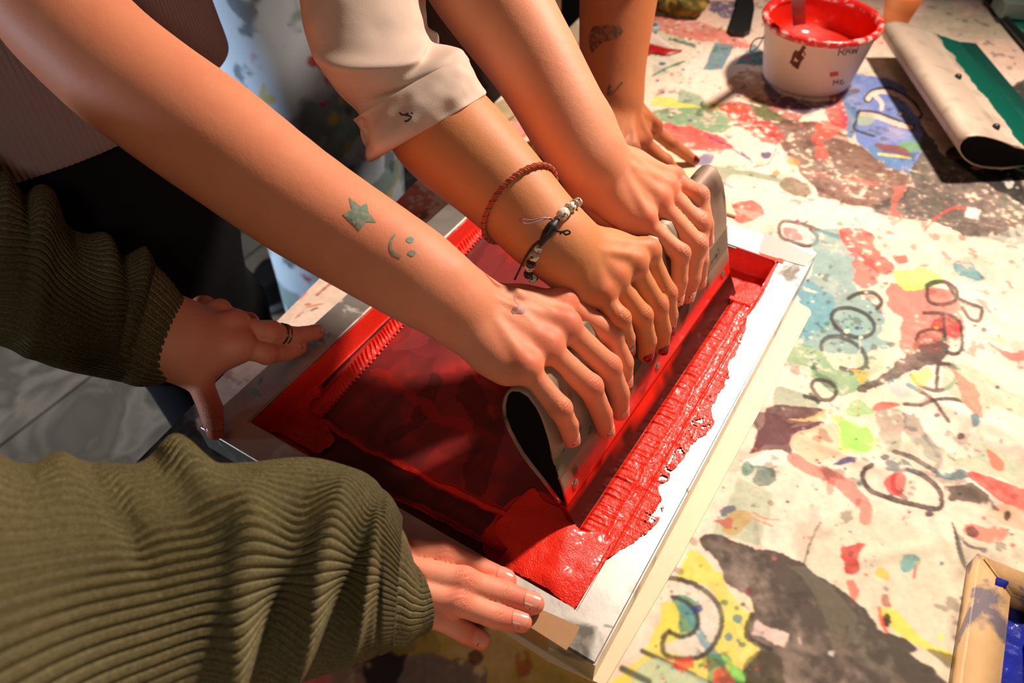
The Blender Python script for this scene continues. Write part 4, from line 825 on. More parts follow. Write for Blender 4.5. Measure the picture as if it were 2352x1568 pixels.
def squeegee(prefix, place, y0, y1, ny, name, label, ink_rgb, blade_rgb, handle_cols, redge=.047, spots=1.0):
    root = thing(name, label, 'squeegee', tuple(place(.05, 0, (y0 + y1) / 2)))
    P = np.array(prof); ys = np.linspace(y0, y1, ny); m_ = len(P)
    V = np.array([[place(a, b, y) for a, b in P] for y in ys])
    cen = P.mean(0); inn = P + nrm(cen * np.array([1, 1]) - P) * .0021
    Vi = np.array([[place(a, b, y) for a, b in inn] for y in (y0, y0 + .004, y1 - .004, y1)])
    allV = np.concatenate([V.reshape(-1, 3), Vi.reshape(-1, 3)]); k = ny * m_; j = np.arange(m_); j1 = (j + 1) % m_
    F = [grid_faces(ny, m_, True), np.stack([j, j1, k + j1, k + j], -1)[:, ::-1], np.stack([k + j, k + j1, k + m_ + j1, k + m_ + j], -1)[:, ::-1],
         np.stack([(ny - 1) * m_ + j, (ny - 1) * m_ + j1, k + 3 * m_ + j1, k + 3 * m_ + j], -1), np.stack([k + 3 * m_ + j, k + 3 * m_ + j1, k + 2 * m_ + j1, k + 2 * m_ + j], -1)]
    F = np.concatenate(F); me = mesh_np('handle', allV, F)
    aa = np.concatenate([np.tile(P[:, 0], ny), np.tile(inn[:, 0], 4)]); bb = np.concatenate([np.tile(P[:, 1], ny), np.tile(inn[:, 1], 4)]); yy = np.concatenate([np.repeat(ys, m_), np.repeat([y0, y0, y1, y1], m_)])
    nz = fbm(np.stack([yy * 40, aa * 60, bb * 60], 1).astype(np.float32), 1, 4, 3)
    m1 = np.clip((redge + .007 * nz - aa) * 900, 0, 1); nC = np.zeros((len(aa), 3)); nC[:] = handle_cols[0]
    n2_ = fbm(np.stack([yy * 14, aa * 20, bb * 20], 1).astype(np.float32), 1, 4, 30); s_ = np.clip(n2_ * 2, 0, 1)[:, None]; nC = nC * (1 - s_) + np.array(handle_cols[1]) * s_
    s_ = np.clip((fbm(np.stack([yy * 60, aa * 60, bb * 60], 1).astype(np.float32), 1, 4, 52) - .35) * 5, 0, 1)[:, None] * spots; nC = nC * (1 - s_) + np.array(handle_cols[2]) * s_
    nC = nC * (1 - m1[:, None]) + np.array(ink_rgb) * m1[:, None]; colattr(me, 'paint', nC); colattr(me, 'wet', np.stack([m1] * 3, 1))
    hm = mat(prefix + '_handle_metal', (.5, .5, .5), .35, .8); use_attr(hm, 'paint'); w = N(hm, 'ShaderNodeAttribute', attribute_name='wet')
    mr = N(hm, 'ShaderNodeMapRange'); mr.inputs[3].default_value = .30; mr.inputs[4].default_value = 0; L(hm, w.outputs['Fac'], mr.inputs[0]); L(hm, mr.outputs[0], bsdf(hm).inputs['Metallic'])
    mr = N(hm, 'ShaderNodeMapRange'); mr.inputs[3].default_value = .58; mr.inputs[4].default_value = .2; L(hm, w.outputs['Fac'], mr.inputs[0]); L(hm, mr.outputs[0], bsdf(hm).inputs['Roughness'])
    add_bump(hm, 120, .2, .0008); fin('handle', me, hm, root)
    dkm = mat(prefix + '_hollow', (.006, .006, .006), .8, spec=.05); add_bump(dkm, 90, .3, .001)  # near-black plug colours in the shade of the open hollow
    V = np.concatenate([np.array([[place(a, b, y) for a, b in inn] for y in (y0 + .003, y1 - .003)]).reshape(-1, 3)]); bm = bmesh.new()
    vs = [bm.verts.new(v) for v in V]
    for q in range(m_): bm.faces.new([vs[q], vs[(q + 1) % m_], vs[m_ + (q + 1) % m_], vs[m_ + q]])
    bm.faces.new(vs[:m_][::-1]); bm.faces.new(vs[m_:]); fin('hollow_shade', mesh_bm('hollow_shade', bm), dkm, root, False, label='solid black plug standing for the shade inside the hollow handle')
    # blade: thin rubber strip, ink-coated in patches
    pb = [(.0300, -.0012), (.0300, -.0070), (.0150, -.0068), (.0008, -.0062), (.0003, -.0030), (.0010, -.0006), (.0100, -.0004), (.0200, -.0006)]; P = np.array(pb); m_ = len(P); nyb = 160; ys = np.linspace(y0 - .0015, y1 + .0005, nyb)
    V = np.array([[place(a, b, y) for a, b in P] for y in ys]); F = grid_faces(nyb, m_, True); me = mesh_any('blade', V.reshape(-1, 3), [tuple(f) for f in F] + [tuple(range(m_))[::-1], tuple((nyb - 1) * m_ + i for i in range(m_))])
    aa = np.tile(P[:, 0], nyb); yy = np.repeat(ys, m_); nz = fbm(np.stack([yy * 22, aa * 30], 1).astype(np.float32), 1, 4, 70)
    f = np.clip((nz * .010 + .009 * np.sin((yy - y0) / (y1 - y0) * 5.5 - .6) + aa - .0270) * 130, 0, 1) ; colattr(me, 'paint', np.asarray(blade_rgb) * (1 - f[:, None]) + np.asarray(ink_rgb) * f[:, None])
    bm_ = mat(prefix + '_blade_rubber', blade_rgb, .34, spec=.4); use_attr(bm_, 'paint'); fin('blade', me, bm_, root, False)
    return root
sqr = squeegee('worn', sq, .1005, .4380, 150, 'squeegee', 'metal squeegee pulled through the red ink by three gripping hands', srgb(232, 42, 24), srgb(48, 20, 14), (srgb(146, 126, 108), srgb(92, 66, 56), srgb(64, 56, 40)))
for a, y in ((.0385, .117), (.0385, .268), (.0385, .421)):
    p = sq(a, .0012, y); bm = bmesh.new(); r = bmesh.ops.create_uvsphere(bm, u_segments=20, v_segments=10, radius=.0045)
    M = Matrix(((0, ta[0], tb_[0]), (1, ta[1], tb_[1]), (0, ta[2], tb_[2]))).to_4x4()
    for v in bm.verts: v.co = Vector(p) + M.to_3x3() @ Vector((v.co.x, v.co.y, v.co.z * .35))
    fin('bolt_head', mesh_bm('bolt_head', bm), mat('bolt', (.5, .45, .4), .3, .9), sqr)
# ================================================================ things lying on the table
def lathe(name, c, prof_, m, parent, seg=64, ax=(0, 0, 1), sc=(1, 1)):
    th = np.linspace(0, 2 * math.pi, seg, endpoint=False); V = np.array([[(c[0] + r * math.cos(t) * sc[0], c[1] + r * math.sin(t) * sc[1], c[2] + z) for t in th] for r, z in prof_])
    return fin(name, mesh_np(name, V.reshape(-1, 3), grid_faces(len(prof_), seg, True)), m, parent)
# ---- bucket
bc = at_height(1851, 176, -.0335); bk = thing('paint_bucket', 'white plastic bucket of red paint with a red-smeared rim and stirring stick', 'bucket', tuple(bc))
bh = .0925; r0, r1 = .0655, .0800
wp = mat('white_plastic', srgb(228, 206, 194), .42, spec=.4); bsdf(wp).inputs['Subsurface Weight'].default_value = .2; bsdf(wp).inputs['Subsurface Scale'].default_value = .01
pf = [(0, .0012), (r0 - .006, .0012), (r0 - .001, .0022), (r0, .006)] + [(r0 + (r1 - r0) * t, .006 + (bh - .012) * t) for t in np.linspace(.1, 1, 10)] + [(r1 + .0015, bh - .006), (r1 - .002, bh - .005)]
bo_ = lathe('bucket_body', bc, pf + [(r1 - .0025, bh - .006)] + [(r0 - .003 + (r1 - r0) * t, .006 + (bh - .012) * t) for t in (.9, .6, .3, .05)] + [(0, .008)], wp, bk, 96)
rimm = mat('red_smeared_rim', srgb(222, 50, 46), .25, spec=.6); add_noise_color(rimm, [srgb(214, 30, 30), srgb(222, 44, 40), srgb(240, 190, 180)], 90, 5, .4, [0, .52, .66]); add_bump(rimm, 160, .4, .002)
lathe('rim', bc, [(r1 - .006, bh - .0075), (r1 - .0045, bh - .001), (r1 - .001, bh + .0006), (r1 + .0035, bh - .0005), (r1 + .0048, bh - .004), (r1 + .0035, bh - .0085), (r1 + .001, bh - .0088)], rimm, bk, 96)
lathe('paint_film', bc, [(r1 - .0042, bh - .003), (r1 - .008, bh - .03), (r1 - .0105, bh - .047), (0, bh - .0475)], ink, bk, 64)
hd = mat('wire', (.25, .2, .18), .35, .9)
side = nrm(np.array([-ROT[0][0], -ROT[1][0], 0])); hp = bc + side * (r1 + .001); tw = nrm(np.array([CAM[0] - bc[0], CAM[1] - bc[1], 0]))
pth = [hp + np.array([0, 0, bh - .018]) + tw * .030 + side * -.006, hp + tw * .020 + side * .006 + np.array([0, 0, bh - .024]), hp + side * .013 + np.array([0, 0, bh - .042]), hp + side * .012 - tw * .006 + np.array([0, 0, bh - .055]), hp + side * .003 - tw * .012 + np.array([0, 0, bh - .050]), hp - side * .003 - tw * .014 + np.array([0, 0, bh - .030])]
v1, f1 = tube(pth, .0011, 8, n=50); fin('wire_handle', mesh_any('wire_handle', v1, f1), hd, bk)
me = bo_.data; Vb = np.zeros(len(me.vertices) * 3); me.vertices.foreach_get('co', Vb); Vb = Vb.reshape(-1, 3); bvb = BVHTree.FromPolygons([tuple(v) for v in Vb], [tuple(p.vertices) for p in me.polygons])
mk = mat('marker_black', srgb(74, 54, 52), .6); rk = mat('print_red', srgb(200, 70, 66), .5); smr = mat('dried_paint', srgb(96, 40, 30), .5)
W3 = []
for s_ in (((1925, 128), (1930, 108)), ((1930, 108), (1939, 110), (1937, 118), (1929, 119)), ((1932, 119), (1940, 127)), ((1942, 126), (1948, 107), (1953, 125)), ((1944, 119), (1952, 118)), ((1956, 107), (1958, 124)), ((1958, 124), (1963, 112)), ((1963, 112), (1966, 123)), ((1966, 123), (1972, 105)), ):
    W3 += stroke_poly(list(s_), 2.6)
decal('lettering', bk, bvb, W3, mk, .0004, label='handwritten word on the bucket')
decal('lettering', bk, bvb, [np.array([(1906, 166), (1926, 164), (1926, 174), (1906, 177)], float)], rk, .0004, label='small red printed block')
W3 = []
for s_ in (((1914, 196), (1915, 184)), ((1915, 184), (1920, 191), (1924, 183)), ((1924, 183), (1925, 194)), ((1930, 193), (1930, 184)), ((1936, 183), (1931, 187), (1932, 193), (1938, 191), (1937, 187))): W3 += stroke_poly(list(s_), 2.4)
decal('lettering', bk, bvb, W3, mk, .0004, label='small dark printed letters')
decal('paint_smear', bk, bvb, stroke_poly([(1848, 106), (1838, 122), (1832, 132)], 9) + stroke_poly([(1824, 128), (1820, 138), (1816, 146)], 7) + stroke_poly([(1845, 130), (1836, 142), (1830, 158)], 8) + stroke_poly([(1846, 118), (1850, 128)], 3) + stroke_poly([(1815, 88), (1818, 74)], 3.5) + [blob(1832, 126, 11, jag=.5), blob(1827, 148, 7, jag=.6, seed=3)], smr, .0004, label='dried dark smear')
sk = mat('teal_stick', srgb(98, 132, 140), .5); add_noise_color(sk, [srgb(104, 138, 148), srgb(170, 60, 56)], 50, 3, .2, [.55, .68])
a = at_height(1829, -70, .15); b = at_height(1836, 52, .030); d = nrm(b - a); s1 = nrm(np.cross(d, CAM - a)); s2 = np.cross(d, s1); bm = bmesh.new(); b = b + d * .004
prism(bm, [tuple(a + s1 * .009 + s2 * .002), tuple(a - s1 * .009 + s2 * .002), tuple(b - s1 * .009 + s2 * .002), tuple(b + s1 * .009 + s2 * .002)], tuple(-s2 * .004)); o = fin('stirring_stick', mesh_bm('stirring_stick', bm), sk, None, False)
tag(o, 'grey-blue stirring stick standing in the bucket of red paint', 'stick')

# ---- second squeegee, green ink
pA_, pB_ = at_height(2158, 398, -.031), at_height(1992, 128, -.031); ay = nrm(pB_ - pA_); ay[2] = 0; ay = nrm(ay); rt = np.array([ay[1], -ay[0], 0]); tilt = math.radians(6)
ta2 = rt * math.cos(tilt) * -1 + np.array([0, 0, math.sin(tilt)]); tb2 = np.array([0, 0, 1.]) * math.cos(tilt) + rt * math.sin(tilt)
Lg = np.linalg.norm(pB_ - pA_)
def sq2(a, b, y): return pA_ + rt * .158 * 1.0 + ta2 * a * 1.0 + tb2 * (b + .0245) + ay * y + np.array([0, 0, -.0035])
s2_ = squeegee('green', sq2, 0.0, Lg, 60, 'squeegee', 'metal squeegee coated in green ink lying beside the paint bucket', srgb(10, 92, 76), srgb(14, 70, 60), (srgb(196, 178, 160), srgb(170, 152, 134), srgb(96, 84, 70)), .072, .25)
for y in (.035, .165): 
    p = sq2(.098, .0148, y); bm = bmesh.new(); r = bmesh.ops.create_uvsphere(bm, u_segments=16, v_segments=8, radius=.005, matrix=Matrix.Translation(p)); fin('bolt_head', mesh_bm('bolt_head', bm), mat('dark_bolt', (.03, .03, .03), .4), s2_)
# green-smeared tray behind it
gm = mat('green_wet_ink', srgb(16, 96, 82), .2, spec=.6); add_noise_color(gm, [srgb(6, 40, 38), srgb(18, 104, 88), srgb(30, 130, 112), srgb(190, 210, 190)], 14, 7, 1.2, [.3, .5, .62, .74]); add_bump(gm, 60, .3, .003)
P = [at_height(x, y, -.0335) for x, y in ((2205, -60), (2420, 190), (2520, 60), (2330, -150))]; tr = thing('ink_tray', 'dark tray smeared with wet green ink behind the green squeegee', 'tray', tuple(sum(P) / 4)); bm = bmesh.new(); prism(bm, [tuple(p + np.array([0, 0, .006])) for p in P], (0, 0, -.0055)); fin('tray_base', mesh_bm('tray_base', bm), gm, tr, False)
dkm2 = mat('black_tray_edge', (.012, .02, .02), .35)
for i in range(4):
    a, b = P[i], P[(i + 1) % 4]; v1, f1 = tube([a + np.array([0, 0, .008]), (a + b) / 2 + np.array([0, 0, .008]), b + np.array([0, 0, .008])], .006, 10, n=6); fin('tray_rim', mesh_any('tray_rim', v1, f1), dkm2, tr)
a = at_height(2330, 10, -.010); bm = bmesh.new(); P = [at_height(x, y, .0) for x, y in ((2290, -20), (2310, 8), (2400, 14), (2400, -20))]; prism(bm, [tuple(p) for p in P], (0, 0, -.024)); o = fin('ink_scraper', mesh_bm('ink_scraper', bm), mat('grey_plastic', srgb(150, 170, 165), .4), None, False); tag(o, 'pale grey scraper lying on the green ink tray', 'scraper')

# ---- second screen with blue ink, near right
K = at_height(2247, 1268, -.012); e1_ = at_height(2203, 1568, -.012) - K; e1_[2] = 0; e1_ = nrm(e1_); e2_ = np.array([-e1_[1], e1_[0], 0.]); 
s2n = thing('printing_screen', 'tan taped wooden printing screen holding wet blue ink, partly out of view', 'printing screen', (*(K + e1_ * .15 + e2_ * .12)[:2], TZ + .001))
tanm = mat('tan_tape', srgb(206, 168, 122), .5); add_noise_color(tanm, [srgb(214, 176, 128), srgb(190, 156, 108), srgb(150, 132, 84)], 12, 6, .6, [.3, .5, .72]); smudge(tanm, [((112, 104, 112), 26, .56, .06), ((84, 82, 96), 34, .64, .05)], False); add_bump(tanm, 40, .5, .003)
Zt = K[2]; Lx, Ly, bw = .34, .30, .026
def P2(a, b, z=0): p = K + e1_ * a + e2_ * b; return (p[0], p[1], z)
for q in ([(0, 0), (Lx, 0), (Lx - bw, bw), (bw, bw)], [(0, 0), (0, Ly), (bw, Ly - bw), (bw, bw)], [(0, Ly), (Lx, Ly), (Lx - bw, Ly - bw), (bw, Ly - bw)], [(Lx, 0), (Lx, Ly), (Lx - bw, Ly - bw), (Lx - bw, bw)]):
    bm = bmesh.new(); prism(bm, [P2(a, b, Zt) for a, b in q], (0, 0, -(Zt - TZ - .0012))); bmesh.ops.recalc_face_normals(bm, faces=bm.faces)
    es = [e for e in bm.edges if e.verts[0].co.z > Zt - .001 and e.verts[1].co.z > Zt - .001]; bmesh.ops.bevel(bm, geom=es, offset=.002, segments=2, affect='EDGES'); fin('frame_bar', mesh_bm('frame_bar', bm), tanm, s2n)
blu = mat('wet_blue_ink', srgb(30, 40, 150), .14, spec=.6); add_noise_color(blu, [srgb(24, 32, 130), srgb(36, 48, 160), srgb(50, 54, 120)], 20, 5, .5); add_bump(blu, 150, .4, .002, 4)
ga_, gb_ = np.meshgrid(np.linspace(.016, Lx - .02, 200), np.linspace(.014, .155, 120), indexing='ij'); pos = K + ga_[..., None] * e1_ + gb_[..., None] * e2_
hh_ = -.014 + .013 * sm((.030 - gb_) / .012) + .014 * sm((.026 - ga_) / .01) * .5 + .0016 * fbm(np.stack([ga_ * 60, gb_ * 60], -1).astype(np.float32), 1, 4) + .004 * sm((gb_ - .06) / .05); V = pos.copy(); V[..., 2] = Zt + np.minimum(hh_, .0012)
o = fin('blue_ink', mesh_np('blue_ink', V.reshape(-1, 3), grid_faces(200, 120)), blu, None); tag(o, 'wet glossy blue ink pooled in the tan taped screen at the right edge', 'ink'); o['kind'] = 'stuff'
dkq = mat('plain_black', (.006, .006, .008), .6)
bm = bmesh.new(); pr = [(.024, .046), (.05, .041), (.09, .052), (.14, .066), (.22, .105), (.3, .15), (.3, .24), (.024, .24)]; prism(bm, [P2(a, b, Zt + .014) for a, b in pr], (0, 0, -.022)); o = fin('black_sheet', mesh_bm('black_sheet', bm), dkq, None, False); tag(o, 'flat black sheet lying over the blue ink at the right edge', 'sheet')  # flat black piece raised over part of the blue ink

# ---- small things behind
def loft_px(name, px, w0, th, m, label, cat, bend=0.0):
    Pp = [at_height(x, y, w0) for x, y in px]; bm = bmesh.new(); c = sum(Pp) / len(Pp); prism(bm, [tuple(p + np.array([0, 0, bend * np.linalg.norm((p - c)[:2]) ** 2 * 40])) for p in Pp], (0, 0, th)); o = fin(name, mesh_bm(name, bm), m, None, False); tag(o, label, cat); return o
o = loft_px('spatula', [(1698, -30), (1690, 22), (1672, 74), (1682, 84), (1708, 86), (1722, 78), (1731, 30), (1724, -30)], -.0330, .008, mat('black_plastic', (.012, .012, .012), .5), 'flat black spatula blade lying left of the paint bucket', 'spatula')
loft_px('cream_card', [(1500, 345), (1558, 348), (1602, 398), (1640, 430), (1672, 462), (1690, 500), (1600, 470), (1480, 420)], -.0332, .0035, crm, 'cream card lying under the spread hand just behind the screen', 'card')
# orange paper cone
cc = at_height(2052, 62, -.033); om = mat('orange_paper', srgb(232, 134, 70), .6)
oo = thing('orange_cup', 'orange cup standing behind the paint bucket', 'cup', tuple(cc)); lathe('cup_body', cc, [(0, .001), (.018, .001), (.030, .055), (.029, .0555), (.0175, .003), (0, .003)], om, oo, 40)
# rag and tape roll
def lump(name, c, r, sq_, m, label, cat, seed, amp=.35):
    bm = bmesh.new(); bmesh.ops.create_icosphere(bm, subdivisions=5, radius=1); V = np.array([v.co for v in bm.verts]); f = fbm(V.astype(np.float32), 1.6, 5, seed)
    V = V * (1 + amp * f)[:, None] * np.array([r, r * .8, r * sq_]); V[:, 2] = np.maximum(V[:, 2], -r * sq_ * .55)
    for v, p in zip(bm.verts, V): v.co = p + np.array([c[0], c[1], TZ + .0012 + r * sq_ * .55])
    o = fin(name, mesh_bm(name, bm), m, None); return tag(o, label, cat)
rg1 = mat('olive_rag', srgb(120, 104, 40), .85); add_noise_color(rg1, [srgb(40, 38, 18), srgb(110, 96, 36), srgb(190, 150, 50), srgb(92, 130, 60)], 26, 5, 1, [.3, .48, .62, .75])
lump('rag', at_height(1552, 2, -.02), .050, .62, rg1, 'crumpled olive and yellow rag behind the tattooed wrist', 'rag', 4)
rg2 = mat('brown_rag', srgb(104, 80, 52), .85); add_noise_color(rg2, [srgb(44, 34, 22), srgb(110, 86, 54), srgb(140, 112, 66)], 22, 5, 1)
lump('rag', at_height(1225, 402, -.02), .045, .42, rg2, 'crumpled brown rag between two forearms beside the roll of tape', 'rag', 14)
tc_ = at_height(1290, 345, -.0330); tm = mat('masking_tape', srgb(224, 172, 104), .6); to = thing('tape_roll', 'roll of tan masking tape lying behind the wrists', 'tape', tuple(tc_))
lathe('tape_body', tc_, [(.024, 0.001), (.040, .001), (.0405, .0015), (.0405, .0240), (.040, .0245), (.024, .0245), (.0235, .024), (.0235, .0015), (.024, .001)], tm, to, 72)
lathe('cardboard_core', tc_, [(.0212, .0015), (.0233, .0015), (.0233, .0242), (.0212, .0242), (.0212, .0015)], mat('cardboard', srgb(150, 112, 76), .8), to, 60)
# paper scrap with a red edge, clear lid beside the wrist
sm1 = mat('white_paper', srgb(240, 220, 208), .6); sm2 = mat('red_foil', srgb(176, 26, 28), .35)
sc_ = thing('paper_scrap', 'curled white paper scrap with a shiny red lower edge beside the tattooed arm', 'paper', tuple(at_height(1510, 110, -.033)))
def leaf(px_top, px_bot, w, arch, m, name, parent):
    A = catmull([at_height(x, y, w) for x, y in px_top], 24); B = catmull([at_height(x, y, w) for x, y in px_bot], 24); t = np.linspace(0, 1, 10)[None, :, None]; V = A[:, None] * (1 - t) + B[:, None] * t
    V[..., 2] += arch * np.sin(np.linspace(0, math.pi, 10))[None, :] * np.sin(np.linspace(.3, math.pi - .1, 24))[:, None]; V2 = V - np.array([0, 0, .0006]); k = 240
    F = np.concatenate([grid_faces(24, 10), grid_faces(24, 10)[:, ::-1] + k]); return fin(name, mesh_np(name, np.concatenate([V.reshape(-1, 3), V2.reshape(-1, 3)]), F), m, parent)
leaf([(1482, 66), (1505, 78), (1530, 98), (1548, 110)], [(1478, 98), (1495, 100), (1522, 108), (1546, 112)], -.030, .006, sm1, 'paper', sc_); leaf([(1478, 99), (1500, 101), (1540, 111), (1568, 114)], [(1474, 134), (1500, 122), (1530, 126), (1566, 117)], -.0318, .004, sm2, 'red_edge', sc_)
rgm = mat('pale_blue_ring', srgb(178, 200, 214), .15, spec=.6); rc = at_height(1492, 66, -.029); lathe_r = []
th = np.linspace(0, 2 * math.pi, 40, endpoint=False); o = lathe('plastic_ring', rc, [(.012, -.001), (.0155, -.001), (.016, .004), (.0150, .008), (.0125, .008), (.012, .004), (.012, -.001)], rgm, None, 40, sc=(1, .8)); tag(o, 'small pale blue plastic ring next to the paper scrap', 'ring')

# ---- shoes on the floor, glimpsed between the trousers and the table
def shoe(px, yaw, up_col, sole_col, label):
    c = at_height(*px, -.834 + .002); root = thing('shoe', label, 'shoe', tuple(c), 'shoes on the floor'); f = np.array([math.cos(yaw), math.sin(yaw), 0]); s = np.array([-f[1], f[0], 0]); U = np.array([0, 0, 1.])
    def ringv(t, z, k): # foot outline, t along 0..1
        w_ = .030 + .018 * math.sin(math.pi * min(1, t * .9 + .12)) + .006 * math.sin(t * 6); return c + f * (t * .28 - .14), w_ * k, z
    def shell(zs, name, m):
        V = []; n = 26; q = 24
        for i in range(n):
            t = i / (n - 1); p, w_, _ = ringv(t, 0, 1); endr = math.sqrt(max(0.02, 1 - abs(2 * t - 1) ** 6)); h0_, h1_ = zs(t)
            for j in range(q):
                a_ = 2 * math.pi * j / q; V.append(p + s * (math.copysign(abs(math.cos(a_)) ** .6, math.cos(a_)) * w_ * endr) + U * (h0_ + (h1_ - h0_) * (.5 + .5 * math.copysign(abs(math.sin(a_)) ** .7, math.sin(a_)))))
        F = [tuple(x) for x in grid_faces(n, q, True)] + [tuple(range(q))[::-1], tuple((n - 1) * q + i for i in range(q))]; fin(name, mesh_any(name, np.array(V), F), m, root)
    shell(lambda t: (0, .024), 'sole', sole_col); shell(lambda t: (.022, .095 - .055 * sm(np.array((t - .35) / .4)) - .01 * t), 'upper', up_col)
bks = mat('black_shoe', (.01, .01, .012), .6); whs = mat('white_sole', srgb(190, 194, 200), .6); grs = mat('grey_shoe', srgb(120, 126, 134), .7)
shoe((665, 640), 1.9, bks, whs, 'black shoe with a pale sole on the floor left of the table'); shoe((752, 505), 1.9, grs, bks, 'grey shoe with a dark sole on the floor beside the pale jeans')
# ================================================================ people
def prof_b(a):
    P = [(p[0], p[1]) for p in prof if p[1] > -.002 or p[0] > .15]; P = sorted(P); return float(np.interp(a, [p[0] for p in P], [p[1] for p in P]))
def sq_ab(X): d = X - q0 - np.array([(X[1] - .1) * .028, 0, 0]); return d @ ta, d @ tb_
def on_face(px, py, off):
    r = ray(px, py); n = nrm(np.array([tb_[0], -.028 * tb_[0], tb_[2]])); o = q0 - np.array([.0028, 0, 0])
    return CAM + r * (((o - CAM) @ n + off) / (r @ n))
LB = dict(i=(.0, .026, .019), m=(.0, .029, .020), r=(.0, .028, .020), p=(.0, .022, .017))
def grip(fd, offs=.0125, rr=.009):
    """finger joints laid on the squeegee's face: fd[key] = [PIP px, DIP px, tip px]"""
    out = {}
    for k, (p1, p2, p3) in fd.items():
        T = on_face(*p3, offs); Dp = bone(T, p2, LB[k][2]); P = bone(Dp, p1, LB[k][1])
        for X in (Dp, P, T):
            for _ in range(25):
                a, b = sq_ab(X)
                if b < prof_b(a) + (rr if X is P else rr * .85 if X is Dp else rr * .7): X += nrm(CAM - X) * .001
                else: break
        out[k] = [P, Dp, T]
    return out
def bounds(pts, pad): P = np.array(pts); return P.min(0) - pad, P.max(0) + pad
def forearm(fl, secs, nvec, k=.012, flats=(1.22, 1.02)):
    """secs: (px, py, half width in px, depth) from the wrist to beyond the elbow"""
    C_ = [at_depth(s[0], s[1], s[3]) for s in secs]; R_ = [s[2] * s[3] / FL for s in secs]
    C_ = catmull(C_, len(secs) * 3); R_ = catmull(np.array(R_)[:, None], len(secs) * 3)[:, 0]
    for i in range(len(C_) - 1):
        f = flats[0] + (flats[1] - flats[0]) * min(1, i / 9); fl.cone(C_[i], C_[i + 1], R_[i], R_[i + 1], k, (nvec, f))
    return C_, R_
def dors(w, m):
    n = nrm(np.cross(m[3] - m[0], np.mean(m, 0) - w)); return n if n @ (CAM - w) > 0 else -n
def hand_pts(mc): return [at_height(*m) for m in mc]

def fold(S, T, s0, t0, amp, ws, wt, skew=0.0): dt = (T - t0 + math.pi) % (2 * math.pi) - math.pi; return amp * np.exp(-((S - s0 - skew * dt) / ws) ** 2 - (dt / wt) ** 2)
# clothing materials -------------------------------------------------------
def knit(name, c_hi, c_lo, ribs, rows, rough=.85):
    m = mat(name, c_hi, rough, spec=.15); b = bsdf(m); b.inputs['Sheen Weight'].default_value = .06; b.inputs['Sheen Roughness'].default_value = .5
    uv = N(m, 'ShaderNodeUVMap'); sp = N(m, 'ShaderNodeSeparateXYZ'); L(m, uv.outputs[0], sp.inputs[0])
    def mth(op, a, b_=None, c=None):
        n = N(m, 'ShaderNodeMath', operation=op)
        for i, v in enumerate((a, b_, c)):
            if v is None: continue
            if isinstance(v, (int, float)): n.inputs[i].default_value = v
            else: L(m, v, n.inputs[i])
        return n.outputs[0]
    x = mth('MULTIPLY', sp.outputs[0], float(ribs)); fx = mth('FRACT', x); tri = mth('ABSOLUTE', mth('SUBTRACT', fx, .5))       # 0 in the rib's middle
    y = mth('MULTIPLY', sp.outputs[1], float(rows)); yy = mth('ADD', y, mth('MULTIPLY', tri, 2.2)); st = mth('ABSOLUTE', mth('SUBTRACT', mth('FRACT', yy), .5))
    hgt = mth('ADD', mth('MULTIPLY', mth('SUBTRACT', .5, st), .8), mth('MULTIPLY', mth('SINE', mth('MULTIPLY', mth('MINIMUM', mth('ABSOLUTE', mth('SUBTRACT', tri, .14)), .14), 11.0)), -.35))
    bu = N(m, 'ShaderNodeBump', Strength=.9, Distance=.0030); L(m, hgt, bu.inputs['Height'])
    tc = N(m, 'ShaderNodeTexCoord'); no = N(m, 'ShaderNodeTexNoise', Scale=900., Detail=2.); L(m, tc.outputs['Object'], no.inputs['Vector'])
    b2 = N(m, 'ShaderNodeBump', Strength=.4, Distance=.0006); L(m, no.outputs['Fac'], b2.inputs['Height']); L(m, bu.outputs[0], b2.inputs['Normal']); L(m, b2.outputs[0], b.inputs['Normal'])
    r = N(m, 'ShaderNodeMix', data_type='RGBA'); r.inputs[6].default_value = (*c_lo, 1); r.inputs[7].default_value = (*c_hi, 1)  # low parts between stitches mixed darker: their shade put into the yarn colour
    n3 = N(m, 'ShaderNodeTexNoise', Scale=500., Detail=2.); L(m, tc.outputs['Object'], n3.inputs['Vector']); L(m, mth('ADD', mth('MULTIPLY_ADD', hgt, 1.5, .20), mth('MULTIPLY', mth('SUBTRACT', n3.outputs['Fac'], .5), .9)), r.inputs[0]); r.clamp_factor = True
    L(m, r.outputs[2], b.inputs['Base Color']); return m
def body_tube(name, secs, ns, nt, material, parent, disp=None, label=None, close=False):
    """secs: centre x,y,height above the frame, radius x, radius y, yaw; a closed upright garment"""
    S_ = catmull(secs, ns); th = np.linspace(0, 2 * math.pi, nt, endpoint=False); V = np.zeros((ns, nt, 3))
    for i, (x, y, w, rx, ry, yaw) in enumerate(S_):
        a, b = rx * np.cos(th), ry * np.sin(th); V[i, :, 0] = x + a * math.cos(yaw) - b * math.sin(yaw); V[i, :, 1] = y + a * math.sin(yaw) + b * math.cos(yaw); V[i, :, 2] = w + ZF
    if disp is not None:
        Sg = np.linspace(0, 1, ns)[:, None] + 0 * th[None]; Tg = th[None] + 0 * Sg; dr = V - np.stack([S_[:, 0], S_[:, 1], S_[:, 2] + ZF], 1)[:, None]
        dr[..., 2] = 0; V = V + nrm(dr) * disp(Sg, Tg, V)[..., None]
    F = grid_faces(ns, nt, True); V = V.reshape(-1, 3); me = mesh_np(name, V, F)
    uv = me.uv_layers.new(name='UVMap'); li = F.ravel(); u = ((li % nt) / nt).reshape(-1, 4); u = np.where(u.max(1, keepdims=True) - u > .5, u + 1, u).ravel(); uv.data.foreach_set('uv', np.stack([u, (li // nt) / (ns - 1)], 1).astype(np.float32).ravel())
    return fin(name, me, material, parent, label=label)
